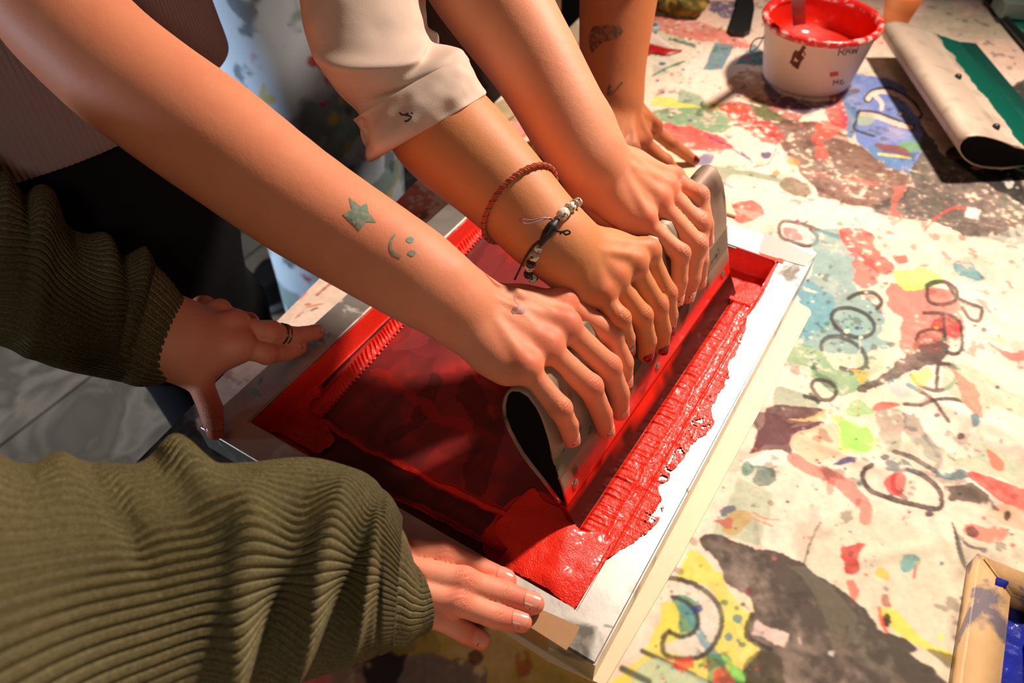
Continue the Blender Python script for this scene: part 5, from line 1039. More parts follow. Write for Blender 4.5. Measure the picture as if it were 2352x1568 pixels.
paint_cloth = mat('painted_denim', srgb(150, 165, 185), .85, spec=.2); use_attr(paint_cloth, 'paint'); add_bump(paint_cloth, 700, .2, .0006)
def splat(me_o, base, spots, seed=1):
    me = me_o.data; V = np.zeros(len(me.vertices) * 3, np.float32); me.vertices.foreach_get('co', V); V = V.reshape(-1, 3); C_ = np.tile(np.asarray(srgb(*base)), (len(V), 1))
    for i, (c, sc_, th, al) in enumerate(spots):
        f = fbm(V, sc_, 4, seed * 7 + i * 13.7); a = np.clip((f - th) * 7, 0, 1) * al; C_ = C_ * (1 - a[:, None]) + np.asarray(srgb(*c)) * a[:, None]
    colattr(me, 'paint', C_)
sw_hi, sw_lo = srgb(212, 206, 148), srgb(100, 90, 54)
black_cloth = mat('black_denim', (.008, .008, .010), .9, spec=.1); add_bump(black_cloth, 20, .3, .01)
polish = mat('dark_red_polish', srgb(104, 16, 26), .12, spec=.6); bsdf(polish).inputs['Coat Weight'].default_value = .6
nailm = mat('bare_nail', srgb(232, 150, 128), .2, spec=.4); nailm2 = mat('bare_nail_shaded', srgb(224, 150, 130), .2, spec=.5)
teal_ink = mat('teal_tattoo', srgb(104, 136, 120), .5, spec=.3); grey_ink = mat('grey_tattoo', srgb(150, 104, 92), .5, spec=.3); dark_ink = mat('dark_tattoo', srgb(98, 68, 50), .5, spec=.3)
for _m, _c in ((teal_ink, (150, 146, 122)), (grey_ink, (190, 130, 106)), (dark_ink, (150, 94, 62))):
    _b0 = bsdf(_m).inputs['Base Color'].default_value[:3]; add_noise_color(_m, [_b0, _b0, srgb(*_c)], 260, 4, .3, [0, .42, .62])
VX = .0016

# ---------------------------------------------------------------- A: tattooed forearm, ribbed pale top, black trousers
pA = thing('person', 'person in ribbed pale top gripping the squeegee, teal star and smiley tattoos on forearm', 'person', (-.32, .17, 0))
mA = hand_pts([(1296, 694, .124), (1300, 748, .126), (1258, 797, .124), (1212, 846, .126)])
fA = grip(dict(i=[(1402, 766), (1430, 832), (1432, 876)], m=[(1397, 842), (1421, 904), (1424, 945)], r=[(1355, 888), (1382, 950), (1391, 988)], p=[(1286, 938), (1305, 976), (1312, 1008)]))
wA = at_depth(1052, 698, .572); dA = dors(wA, mA)
secA = [(1066, 706, 78, .572), (1030, 684, 82, .569), (985, 655, 87, .567), (938, 622, 95, .567), (835, 558, 107, .570), (675, 455, 119, .574), (490, 318, 129, .580), (345, 215, 127, .585), (240, 132, 126, .590), (120, 10, 130, .60), (-20, -160, 135, .62), (-140, -330, 140, .64)]
thA = [wA + nrm(mA[0] - wA) * .025 - dA * .015, mA[0] * .55 + wA * .45 - dA * .026, sq(.112, -.034, .196), sq(.086, -.034, .190)]
pts = mA + [x for v in fA.values() for x in v] + thA + [at_depth(s[0], s[1], s[3]) for s in secA]; lo, hi = bounds(pts, .062)
fl = Flesh(lo, hi, VX); forearm(fl, secA, dA)
sdA = nrm(mA[3] - mA[0])
fl.cone(at_depth(1024, 662, .569) + dA * .012, at_depth(1016, 656, .569) + dA * .012, .010, .009, .014)          # wrist bone
vA = [[wA + dA * .0185 + sdA * -.004, (wA + mA[1]) / 2 + dA * .0125 + sdA * .004, mA[2] * .8 + wA * .2 + dA * .0105 + sdA * -.004], [wA + dA * .017 + sdA * -.012, (wA + mA[0]) / 2 + dA * .0125, mA[1] * .8 + wA * .2 + dA * .0105 + sdA * -.004]]
tA = build_hand(fl, wA, mA, fA, thA, dA, 1.02, veins=vA)
skA = skin_mat('skin_fair', srgb(220, 141, 105), srgb(208, 92, 70))
oA, bvA = finish_flesh(fl, 'body', skA, pA, tA, [(fA[k][0] + dA * .007, nrm(fA[k][0] - m), .0065) for k, m in zip('imrp', mA)] + [(fA[k][1] + nrm(tb_ + dA) * .007, nrm(fA[k][1] - fA[k][0]), .0038) for k in 'imrp'])
def star(cx, cy, R, rot, inner=.42): return np.array([(cx + R * (1 if i % 2 == 0 else inner) * math.cos(rot + i * math.pi / 5), cy + R * (1 if i % 2 == 0 else inner) * math.sin(rot + i * math.pi / 5)) for i in range(10)])
st = np.array([(801, 453), (829, 474), (843, 464), (846, 486), (864, 510), (842, 509), (826, 529), (819, 505), (787, 492), (808, 480)], float)
decal('star_tattoo', pA, bvA, [st], teal_ink, label='faded teal star tattoo')
decal('smiley_tattoo', pA, bvA, [blob(942, 550, 9, e=.85, jag=.2), blob(946, 581, 9, e=.8, jag=.2)] + stroke_poly([(908, 537), (899, 551), (897, 570), (905, 582), (921, 590)], 5.5), teal_ink, label='faded teal smiley tattoo')
decal('small_tattoo', pA, bvA, stroke_poly([(1181, 677), (1184, 692), (1196, 700)], 4) + [blob(1192, 710, 15, e=.62, jag=.5, seed=5)] + stroke_poly([(1180, 720), (1176, 712)], 4), grey_ink, label='blurred grey tattoo on the back of the hand')
for k in 'imrp': nail(pA, fA[k][1], fA[k][2], FR[k][3] * 1.06, tb_ * .8 + nrm(CAM - fA[k][2]) * .1 + np.array([0, .2, -.1]), nailm, ln=.010)
def rib_v(Np, amp): return lambda S, T, P: amp * (np.abs(np.sin(T * Np / 2)) ** .7 - .5) + .010 * fbm(P, 4, 3, 4) + .004 * fbm(P * np.array([1, 1, .35]), 14, 2, 9)
top_m = mat('ribbed_top', srgb(158, 136, 136), .85, spec=.15); add_bump(top_m, 800, .3, .0006)
body_tube('ribbed_top', [(-.355, .21, .70, .01, .01, .1), (-.355, .21, .68, .05, .06, .1), (-.36, .215, .62, .12, .17, .1), (-.345, .19, .45, .135, .175, .1), (-.33, .175, .32, .145, .182, .1), (-.32, .17, .22, .145, .185, .1), (-.317, .168, .168, .147, .187, .1), (-.317, .168, .165, .141, .181, .1), (-.317, .168, .19, .135, .175, .1)], 150, 1500, top_m, pA, rib_v(230, .0013))
body_tube('trousers', [(-.32, .17, .26, .13, .165, .1), (-.31, .16, .16, .132, .160, .1), (-.275, .14, .0, .118, .135, .1), (-.285, .15, -.1, .11, .12, .1), (-.315, .19, -.2, .10, .11, .1), (-.335, .21, -.3, .092, .10, .1), (-.35, .22, -.83, .08, .10, .1)], 60, 90, black_cloth, pA, lambda S, T, P: .006 * fbm(P, 8, 3, 5))

# ---------------------------------------------------------------- B: rolled cream cuff, two bracelets
pB = thing('person', 'person in cream sweatshirt with rolled cuff and two bracelets, gripping middle of the squeegee', 'person', (-.38, .58, 0))
mB = hand_pts([(1487, 578, .124), (1455, 606, .128), (1412, 641, .126), (1385, 678, .122)])
fB = grip(dict(i=[(1528, 672), (1535, 722), (1533, 754)], m=[(1507, 702), (1519, 757), (1517, 797)], r=[(1472, 724), (1486, 782), (1482, 812)], p=[(1424, 731), (1438, 776), (1441, 799)]))
wB = at_depth(1292, 562, .605); dB = dors(wB, mB); sdB = nrm(mB[3] - mB[0])
secB = [(1300, 570, 74, .605), (1272, 548, 77, .604), (1235, 515, 80, .606), (1180, 455, 88, .610), (1110, 385, 98, .613), (1040, 320, 108, .617), (985, 262, 100, .622), (930, 180, 66, .636), (870, 80, 56, .648), (825, -60, 56, .66)]
thB = [wB + nrm(mB[0] - wB) * .025 - dB * .015, mB[0] * .55 + wB * .45 - dB * .026, sq(.112, -.034, .275), sq(.086, -.034, .270)]
pts = mB + [x for v in fB.values() for x in v] + thB + [at_depth(s[0], s[1], s[3]) for s in secB]; lo, hi = bounds(pts, .055)
fl = Flesh(lo, hi, VX); CB, RB = forearm(fl, secB, dB)
vB = [[wB + dB * .018 + sdB * .006, (wB + mB[1]) / 2 + dB * .0125 + sdB * .006, mB[1] * .8 + wB * .2 + dB * .0108 + sdB * -.001]]
tB = build_hand(fl, wB, mB, fB, thB, dB, .98, veins=vB)
skB = skin_mat('skin_tan', srgb(206, 134, 86), srgb(194, 92, 60))
oB, bvB = finish_flesh(fl, 'body', skB, pB, tB, [(fB[k][0] + dB * .007, nrm(fB[k][0] - m), .0065) for k, m in zip('imrp', mB)] + [(fB[k][1] + nrm(tb_ + dB) * .007, nrm(fB[k][1] - fB[k][0]), .0038) for k in 'imrp'])
for k in 'imrp': nail(pB, fB[k][1], fB[k][2], FR[k][3] * 1.04, tb_ * .9 + nrm(CAM - fB[k][2]) * .35 + np.array([.2, -.1, 0]), polish, ln=.0112, label='dark red nail polish', fwd=.0048)
def ring_on(bv, pxA, pxB, depth, n=48, off=.001, bow=0.0, tilt=0.0):
    """closed loop around a limb through two silhouette pixels: found by casting inward on the skin"""
    A = at_depth(*pxA, depth); B = at_depth(*pxB, depth); c = (A + B) / 2; x = nrm(B - A); v = nrm(CAM - c); y = nrm(v - x * (v @ x)); ax = np.cross(x, y)
    y = nrm(y + ax * tilt); out = []
    for i in range(n):
        t = 2 * math.pi * i / n; d = x * math.cos(t) + y * math.sin(t); d = nrm(d); o = c + d * .09; h = bv.ray_cast(Vector(o), Vector(-d))
        p = np.array(h[0]) if h[0] is not None else c + d * .028; out.append(p + d * off)
    return np.array(out)
brm = mat('orange_braid', srgb(206, 84, 44), .8); brt = mat('teal_thread', srgb(70, 96, 90), .8)
loop = ring_on(bvB, (1260, 402), (1128, 532), .606, 56, .0012, tilt=.55); 
def braid(loop, r, turns, ph, amp, seg=7):
    Lp = np.concatenate([loop, loop[:1]]); t = np.linspace(0, len(loop), 600); i = t.astype(int) % len(loop); f = (t % 1)[:, None]; P = loop[i] * (1 - f) + loop[(i + 1) % len(loop)] * f
    k = np.ones(15) / 15; Pp = np.concatenate([P[-8:], P, P[:7]]); P = np.stack([np.convolve(Pp[:, j], k, 'valid')[:len(P)] for j in range(3)], 1)
    c = P.mean(0); T = nrm(np.gradient(P, axis=0)); R = nrm(P - c); B = nrm(np.cross(T, R)); a = np.linspace(0, 2 * math.pi * turns, len(P)) + ph
    Q = P + R * (amp * np.cos(a))[:, None] * .8 + B * (amp * np.sin(a))[:, None] + R * .0012
    th = np.linspace(0, 2 * math.pi, seg, endpoint=False); V = Q[:, None] + r * (np.cos(th)[None, :, None] * R[:, None] + np.sin(th)[None, :, None] * B[:, None]); return V.reshape(-1, 3), grid_faces(len(P), seg, True)
vs, fs = join_parts([braid(loop, .0010, 34, k * 2.09, .0011) for k in range(3)]); bo = fin('braided_bracelet', mesh_np('braided_bracelet', vs, np.array(fs)), brm, pB, label='orange braided thread bracelet')
vs, fs = braid(loop, .0008, 34, 1.0, .0017); fin('thread', mesh_np('thread', vs, fs), brt, bo, label='dark green thread in the braid')
cord = mat('black_cord', (.012, .010, .010), .5); bead_w = mat('white_bead', srgb(226, 216, 196), .25, spec=.6); bead_b = mat('dark_bead', srgb(66, 56, 50), .3); bead_g = mat('grey_bead', srgb(150, 140, 120), .3)
add_noise_color(bead_w, [srgb(230, 220, 204), srgb(226, 216, 196), srgb(40, 44, 70)], 420, 2, 0, [0, .56, .62])
loop2 = ring_on(bvB, (1336, 470), (1215, 640), .603, 64, .0014, tilt=.25)
vs, fs = braid(loop2, .0006, 1, 0, 0.0); br2 = fin('bead_bracelet', mesh_np('bead_bracelet', vs, fs), cord, pB, label='black cord bracelet with patterned beads')
def lathe_bead(name, c, ax, r, hl, m, parent, hole=True):
    ax = nrm(ax); x = nrm(np.cross(ax, [.3, .5, .8])); y = np.cross(ax, x); pr = [(-hl, .25), (-hl, .75), (-hl * .82, .93), (0, 1), (hl * .82, .93), (hl, .75), (hl, .25), (0, .2)]; th = np.linspace(0, 2 * math.pi, 20, endpoint=False)
    V = np.array([[c + ax * a + (x * math.cos(t) + y * math.sin(t)) * r * k for t in th] for a, k in pr]); F = grid_faces(8, 20, True); j = np.arange(20); F = np.concatenate([F, np.stack([140 + j, 140 + (j + 1) % 20, (j + 1) % 20, j], -1)])
    return fin(name, mesh_np(name, V.reshape(-1, 3), F), m, parent)
lp = loop2; cen2 = lp.mean(0)
px2 = np.stack(to_px(lp), 1); vis = [(i, px2[i]) for i in range(len(lp)) if np.dot(lp[i] - cen2, CAM - cen2) > -.006]
def near(px): return min(range(len(lp)), key=lambda i: np.hypot(*(px2[i] - px)) + (0 if np.dot(lp[i] - cen2, CAM - cen2) > -.012 else 500))
for (x, y), r, hl, m in (((1326, 474), .0036, .0013, bead_w), ((1318, 481), .0038, .0014, bead_g), ((1309, 486), .0042, .0030, bead_w), ((1300, 492), .0040, .0012, bead_g), ((1291, 500), .0044, .0040, bead_w),
                         ((1236, 566), .0030, .0022, bead_w), ((1232, 577), .0036, .0018, bead_g), ((1228, 588), .0040, .0024, bead_w), ((1225, 600), .0040, .0022, bead_b), ((1224, 611), .0040, .0024, bead_w), ((1225, 622), .0038, .0020, bead_b), ((1228, 632), .0036, .0018, bead_w), ((1233, 640), .0032, .0016, bead_b)):
    i = near(np.array([x, y])); c = lp[i] + nrm(lp[i] - cen2) * r * .75; ax = lp[(i + 1) % len(lp)] - lp[i - 1]; lathe_bead('bead', c, ax, r, hl, m, br2)
K = [lp[near(np.array(p))] + nrm(lp[near(np.array(p))] - cen2) * .0028 for p in ((1284, 508), (1272, 520), (1260, 535), (1250, 550), (1244, 560))]
v1, f1 = tube(K, [.0018, .0046, .0040, .0030, .0016], 12, n=30); fin('knot', mesh_any('knot', v1, f1), cord, br2, label='black sliding knot')
dk = .598
def px_tube(pts, rad, seg=8, w=None, n=40): return tube([at_depth(x, y, d) for x, y, d in pts], rad, seg, n=n)
h0 = -((K[1] - CAM) @ ROT)[2]
v1, f1 = px_tube([(1272, 507, h0), (1262, 500, h0 - .004), (1235, 509, h0 - .006), (1210, 514, h0 - .004), (1197, 509, h0 - .003), (1202, 504, h0 - .004), (1225, 505, h0 - .007), (1250, 500, h0 - .007), (1270, 505, h0)], .0006); fin('cord_loop', mesh_any('cord_loop', v1, f1), mat('pale_cord', srgb(176, 140, 150), .35), br2, label='pale loose loop of cord')
v1, f1 = px_tube([(1274, 528, h0 - .002), (1284, 532, h0 - .004), (1292, 532, h0 - .005), (1305, 529, h0 - .005), (1309, 535, h0 - .004), (1300, 539, h0 - .004), (1292, 533, h0 - .004), (1286, 538, h0 - .003)], .0007); fin('cord_end', mesh_any('cord_end', v1, f1), cord, br2)
v1, f1 = px_tube([(1245, 550, h0), (1225, 565, h0 + .002), (1208, 590, h0 + .004), (1195, 615, h0 + .006), (1182, 642, h0 + .012)], .0008); fin('cord_end', mesh_any('cord_end', v1, f1), cord, br2)
# sweatshirt sleeve and its rolled cuff
swm = mat('cream_sweatshirt', srgb(226, 206, 188), .9, spec=.15); add_noise_color(swm, [srgb(214, 194, 180), srgb(198, 176, 160)], 60, 5, .3); add_bump(swm, 900, .25, .0005); 
def dB_(S, T, P): return .0050 * fbm(P, 14, 3, 3) + fold(S, T, .72, 2.4, -.012, .05, .8, -.10) + fold(S, T, .62, 1.2, .006, .05, .9, .12) + fold(S, T, .88, 1.6, -.007, .03, .7, .05) + .006 * np.sin(S * 11 + 2.0 * np.cos(T + .5) + 1) * np.exp(-((S - .8) / .35) ** 2) * np.clip(np.sin(T * .5 + .3), 0, 1) + .004 * np.exp(-((S - .93) / .05) ** 2)
cloth_tube('sleeve', [((640, -230), (1010, -330), .66), ((665, -110), (985, -150), .645), ((688, 0), (962, -20), .635), ((703, 70), (968, 45), .628), ((728, 150), (985, 85), .624), ((775, 215), (1022, 112), .620), ((826, 262), (1050, 134), .618), ((858, 300), (1066, 170), .617)], 140, 220, swm, pB, dB_, .92)
def dC_(S, T, P): return .0044 * fbm(P, 26, 3, 8) + fold(S, T, .45, .3, -.006, .16, .16) + fold(S, T, .7, .75, .004, .3, .2) + .0022 * np.sin(S * 9 + T * 2) + .0045 * np.exp(-((T - 5.9) / .5) ** 2) * np.sin(S * 13 + 1) + .0035 * np.sqrt(np.clip(1 - (2 * S - 1) ** 8, 0, 1)) + .002 * np.sin(2 * T + 1)
cu = cloth_tube('rolled_cuff', [((838, 262), (1036, 146), .6185), ((831, 262), (1044, 132), .6185), ((833, 272), (1062, 134), .618), ((840, 296), (1082, 158), .616), ((852, 322), (1094, 184), .615), ((862, 342), (1101, 206), .615), ((870, 355), (1103, 220), .615), ((877, 358), (1102, 227), .615)], 110, 260, swm, pB, dC_, .95, thick=.0022)
hm_ = mat('white_hem', srgb(236, 226, 214), .8); cloth_tube('sweatshirt_hem', [((948, -60), (985, -60), .74), ((958, 0), (978, 0), .74), ((963, 30), (980, 36), .738), ((966, 58), (984, 62), .736), ((976, 72), (1006, 78), .735), ((984, 96), (1008, 104), .735), ((1000, 100), (1006, 106), .735)], 40, 40, hm_, pB, None, .5, label='white hem hanging behind the forearm')
# small paint mark on the cuff
me = cu.data; Vc = np.zeros(len(me.vertices) * 3); me.vertices.foreach_get('co', Vc); Vc = Vc.reshape(-1, 3); bvc = BVHTree.FromPolygons([tuple(v) for v in Vc], [tuple(p.vertices) for p in me.polygons])
dirt = mat('dark_paint_mark', srgb(60, 52, 50), .8)
decal('paint_mark', cu, bvc, stroke_poly([(917, 258), (925, 264), (938, 260)], 4) + stroke_poly([(930, 264), (944, 268), (938, 276), (929, 279)], 4.5) + [blob(946, 260, 2.5)], dirt, .0004, label='small black paint mark')
def leg_cloth(name, secs, base, spots, parent, seed, disp=.012, label=None, ns=220, nt=320):
    o = body_tube(name, secs, ns, nt, paint_cloth, parent, lambda S, T, P: disp * fbm(P * np.array([1, 1, .5]), 7, 3, seed), label=label); splat(o, base, spots, seed); return o
leg_cloth('jeans', [(-.40, .57, .30, .12, .15, .1), (-.40, .57, .10, .12, .15, .1), (-.40, .57, -.1, .125, .145, .1), (-.41, .58, -.3, .12, .14, .1), (-.42, .58, -.82, .11, .12, .1)], (176, 190, 202),
          [((90, 120, 108), 14, .25, .7), ((84, 92, 112), 9, .2, .6), ((190, 200, 205), 12, .35, .8), ((150, 40, 48), 24, .62, .9), ((170, 160, 70), 20, .66, .8), ((52, 60, 70), 22, .5, .7)], pB, 3)

# ---------------------------------------------------------------- C: bare forearm, third hand on the squeegee
pC = thing('person', 'person in brown stained apron, bare untattooed forearm, gripping far half of the squeegee', 'person', (-.27, .80, 0))
mC = hand_pts([(1548, 412, .122), (1530, 436, .126), (1512, 462, .126), (1484, 508, .122)])
fC = grip(dict(i=[(1603, 450), (1617, 515), (1620, 552)], m=[(1604, 513), (1606, 597), (1603, 648)], r=[(1600, 562), (1588, 638), (1577, 680)], p=[(1562, 582), (1560, 643), (1553, 689)]))
wC = at_depth(1342, 340, .655); dC = dors(wC, mC); sdC = nrm(mC[3] - mC[0])
secC = [(1358, 360, 82, .655), (1336, 328, 80, .655), (1312, 292, 82, .655), (1280, 235, 84, .655), (1232, 150, 91, .657), (1180, 70, 99, .66), (1135, 0, 108, .665), (1080, -90, 118, .67), (1010, -220, 120, .69), (940, -370, 120, .71)]
thC = [wC + nrm(mC[0] - wC) * .025 - dC * .015, mC[3] * .3 + wC * .7 + sdC * .012 - dC * .02, sq(.115, -.036, .345), sq(.088, -.035, .335)]
pts = mC + [x for v in fC.values() for x in v] + thC + [at_depth(s[0], s[1], s[3]) for s in secC]; lo, hi = bounds(pts, .06)
fl = Flesh(lo, hi, VX); forearm(fl, secC, dC)
fl.cone(at_depth(1364, 268, .651), at_depth(1370, 274, .651), .0098, .0092, .013)      # wrist bone
vC = [[wC + dC * .018 + sdC * .004, (wC + mC[2]) / 2 + dC * .0125 + sdC * -.001, mC[1] * .75 + wC * .25 + dC * .0105 + sdC * .003], [wC + dC * .0185 - sdC * .008, (wC + mC[1]) / 2 + dC * .0122 - sdC * .004]]
tC = build_hand(fl, wC, mC, fC, thC, dC, 1.0, veins=vC)
skC = skin_mat('skin_light', srgb(222, 148, 112), srgb(210, 98, 74))
oC, bvC = finish_flesh(fl, 'body', skC, pC, tC, [(fC[k][0] + dC * .007, nrm(fC[k][0] - m), .0065) for k, m in zip('imrp', mC)] + [(fC[k][1] + nrm(tb_ + dC) * .007, nrm(fC[k][1] - fC[k][0]), .0038) for k in 'imrp'])
for k in 'imrp': nail(pC, fC[k][1], fC[k][2], FR[k][3] * 1.04, tb_ * .9 + np.array([.1, .25, 0]), nailm, ln=.010)
leg_cloth('apron', [(-.27, .87, .30, .11, .135, 0), (-.265, .87, .10, .115, .135, 0), (-.255, .87, -.03, .118, .135, 0), (-.27, .87, -.3, .11, .13, 0), (-.28, .87, -.82, .10, .12, 0)], (134, 112, 98),
          [((110, 84, 66), 8, .1, .6), ((190, 170, 150), 10, .4, .7), ((50, 48, 52), 30, .58, .8), ((150, 60, 40), 26, .66, .8)], pC, 8)

# ---------------------------------------------------------------- D: tattooed wrist, hand pressing the cloth behind the screen
pD = thing('person', 'person with dark wing tattoo on the arm, hand spread beside the far corner', 'person', (-.33, 1.14, 0))
mD = hand_pts([(1410, 350, .050), (1447, 345, .048), (1476, 322, .040), (1502, 296, .026)])
fD = dict(i=[at_height(1445, 420, .030), at_height(1462, 450, .010), at_height(1470, 465, -.006)], m=[at_height(1498, 408, .026), at_height(1520, 438, .006), at_height(1534, 458, -.010)],
          r=[at_height(1526, 372, .014), at_height(1556, 403, -.004), at_height(1576, 424, -.020)], p=[at_height(1541, 330, .004), at_height(1572, 352, -.014), at_height(1595, 370, -.0255)])
wD = at_height(1412, 215, .085); dD = dors(wD, mD); sdD = nrm(mD[3] - mD[0]); dz = -((wD - CAM) @ ROT)[2]
secD = [(1414, 228, 64, dz), (1409, 200, 63, dz - .004), (1407, 170, 64, dz - .008), (1409, 120, 67, dz - .016), (1414, 60, 72, dz - .024), (1420, 0, 77, dz - .032), (1428, -80, 84, dz - .045), (1440, -200, 92, dz - .06)]
thD = [wD - sdD * .018 - dD * .012, wD * .4 + mD[0] * .6 - sdD * .022 - dD * .012, at_height(1372, 385, .02), at_height(1380, 430, .0)]
pts = mD + [x for v in fD.values() for x in v] + thD + [at_depth(s[0], s[1], s[3]) for s in secD]; lo, hi = bounds(pts, .05)
fl = Flesh(lo, hi, VX); forearm(fl, secD, dD); tD = build_hand(fl, wD, mD, fD, thD, dD, 1.0)
for q in (1, 2, 3): fl.cone(wD + dD * .014 + sdD * (.0, 0, .003, .007)[q], mD[q] + dD * .0085, .0018, .0034, .006)
skD = skin_mat('skin_brown', srgb(184, 112, 68), srgb(160, 80, 52)); oD, bvD = finish_flesh(fl, 'body', skD, pD, tD, [(fD[k][0] + dD * .006, nrm(fD[k][0] - mD['imrp'.index(k)]), .008) for k in 'rp'])
for k in 'rp': nail(pD, fD[k][1], fD[k][2], FR[k][3] * 1.04, dD * 1 + nrm(CAM - fD[k][2]) * .3, polish, ln=.0105, label='dark red nail polish')
decal('wing_tattoo', pD, bvD, [np.array([(1362, 60), (1400, 57), (1425, 61), (1432, 72), (1424, 84), (1405, 92), (1385, 97), (1370, 112), (1358, 124), (1354, 110), (1352, 80)], float)], dark_ink, label='dark wing tattoo')
decal('small_tattoo', pD, bvD, stroke_poly([(1402, 196), (1397, 208), (1404, 216)], 6) + stroke_poly([(1394, 218), (1408, 212), (1420, 200), (1430, 188)], 4) + [blob(1400, 214, 6, e=1.4, jag=.3)], dark_ink, label='small faded tattoo')
body_tube('trousers', [(-.35, 1.16, .35, .12, .16, 0), (-.33, 1.14, .0, .13, .16, 0), (-.34, 1.14, -.4, .12, .14, 0), (-.35, 1.14, -.83, .10, .12, 0)], 40, 60, black_cloth, pD, lambda S, T, P: .006 * fbm(P, 8, 3, 5))

# ---------------------------------------------------------------- E: olive ribbed sweater, both hands on the near bar
pE = thing('person', 'person in olive ribbed knit sweater holding the screen down with both hands', 'person', (-.12, -.42, 0))
skE = skin_mat('skin_pink', srgb(230, 156, 126), srgb(224, 106, 84))
# left hand
mE = [at_height(552, 792, .040), at_height(540, 748, .047), at_height(505, 715, .042), at_height(470, 705, .030)]
fE = dict(i=[at_height(612, 812, .026), at_height(656, 808, .012), at_height(688, 798, .0068)], m=[at_height(622, 762, .036), at_height(680, 772, .018), at_height(727, 763, .0070)],
          r=[at_height(570, 742, .018), at_height(598, 772, -.004), at_height(600, 800, -.018)], p=[at_height(520, 735, .006), at_height(540, 770, -.012), at_height(548, 795, -.020)])
wE = at_height(408, 778, .052); dE = dors(wE, mE); sdE = nrm(mE[3] - mE[0])
if dE[2] < 0: dE = -dE
thE = [at_height(430, 842, .036), at_height(456, 868, .028), at_height(484, 938, .014), at_height(494, 990, .0085)]
dw = -((wE - CAM) @ ROT)[2]
secE = [(420, 780, 84, dw), (395, 775, 86, dw), (360, 765, 90, dw - .005), (300, 740, 76, dw - .010), (200, 700, 66, dw - .03), (100, 650, 66, dw - .055), (-20, 590, 70, dw - .08), (-200, 480, 78, dw - .12)]
ptsL = mE + [x for v in fE.values() for x in v] + thE + [at_depth(s[0], s[1], s[3]) for s in secE]
# right hand
mR = [at_height(905, 1262, .030), at_height(908, 1300, .034), at_height(912, 1345, .032), at_height(925, 1392, .026)]
fR = dict(i=[at_height(1018, 1276, .022), at_height(1098, 1306, .011), at_height(1163, 1332, .0072)], m=[at_height(1064, 1335, .025), at_height(1154, 1362, .012), at_height(1226, 1386, .0078)],
          r=[at_height(1050, 1381, .022), at_height(1137, 1414, .009), at_height(1198, 1428, .0050)], p=[at_height(1004, 1415, .014), at_height(1066, 1450, .0), at_height(1104, 1470, -.006)])
wR = at_height(790, 1300, .050); dR = dors(wR, mR); sdR = nrm(mR[3] - mR[0]); dw2 = -((wR - CAM) @ ROT)[2]
thR = [wR - sdR * .02 + nrm(mR[0] - wR) * .02 - dR * .01, at_height(880, 1262, .012), at_height(905, 1290, .006), at_height(925, 1310, .004)]
secR = [(810, 1305, 100, dw2), (770, 1300, 102, dw2 - .004), (700, 1310, 100, dw2 - .010), (600, 1330, 100, dw2 - .025), (400, 1370, 110, dw2 - .06), (150, 1420, 130, dw2 - .11), (-150, 1480, 150, dw2 - .17)]
ptsR = mR + [x for v in fR.values() for x in v] + thR + [at_depth(s[0], s[1], s[3]) for s in secR]
lo, hi = bounds(ptsL + ptsR + [np.array([-.02, -.36, .42 + ZF])], .065); fl = Flesh(lo, hi, VX); forearm(fl, secE, dE); forearm(fl, secR, dR)
fl.cone(mE[1] + dE * .004, mE[1] + dE * .004, .0105, .0105, .008); fl.cone(mE[0] + dE * .002, mE[0] + dE * .002, .0100, .010, .008)
tE = build_hand(fl, wE, mE, fE, thE, dE, 1.0, tendons=True); tR = build_hand(fl, wR, mR, fR, thR, dR, 1.03, tendons=False)
sh = np.array([-.02, -.36, .42 + ZF]); a = at_depth(*secE[-1][:2], secE[-1][3]); b = at_depth(*secR[-1][:2], secR[-1][3]); fl.cone(a, a * .5 + sh * .5, .04, .045, .02); fl.cone(b, b * .5 + sh * .5, .04, .045, .02); fl.cone(a * .5 + sh * .5, sh, .045, .06, .02); fl.cone(b * .5 + sh * .5, sh, .045, .06, .02)
cr = [(fR['m'][0] + dR * .008, nrm(fR['m'][0] - mR[1]), .0085), (fR['r'][0] + dR * .008, nrm(fR['r'][0] - mR[2]), .0085), (fR['p'][0] + dR * .007, nrm(fR['p'][0] - mR[3]), .007), (fR['i'][0] + dR * .008, nrm(fR['i'][0] - mR[0]), .0075), (fR['m'][1] + dR * .007, nrm(fR['m'][1] - mR[1]), .004), (fR['r'][1] + dR * .007, nrm(fR['r'][1] - mR[2]), .004)]
tR = [(c, r, a_ * 1.1) for c, r, a_ in tR] + [(fR[k][1] * .3 + fR[k][2] * .7, .016, .9) for k in 'imrp']
cr += [(thE[2] + nrm(CAM - thE[2]) * .009, nrm(thE[3] - thE[2]), .007), (fE['m'][0] + dE * .008, nrm(fE['m'][0] - mE[1]), .007), (fE['i'][0] + dE * .008, nrm(fE['i'][0] - mE[0]), .007)]
oE, bvE = finish_flesh(fl, 'body', skE, pE, tE + tR, cr)
for k in 'imrp': nail(pE, fR[k][1], fR[k][2], FR[k][3] * 1.03 * 1.05, dR + nrm(CAM - fR[k][2]) * .25, nailm, ln=.0128, wid=1.02, fwd=.0042)
nail(pE, thE[2], thE[3], .0082, nrm(CAM - thE[3]), nailm2, ln=.012, fwd=.004, label='thumbnail')
for k in 'im': nail(pE, fE[k][1], fE[k][2], FR[k][3] * 1.04, dE + nrm(CAM - fE[k][2]) * .2, nailm2, ln=.0105)
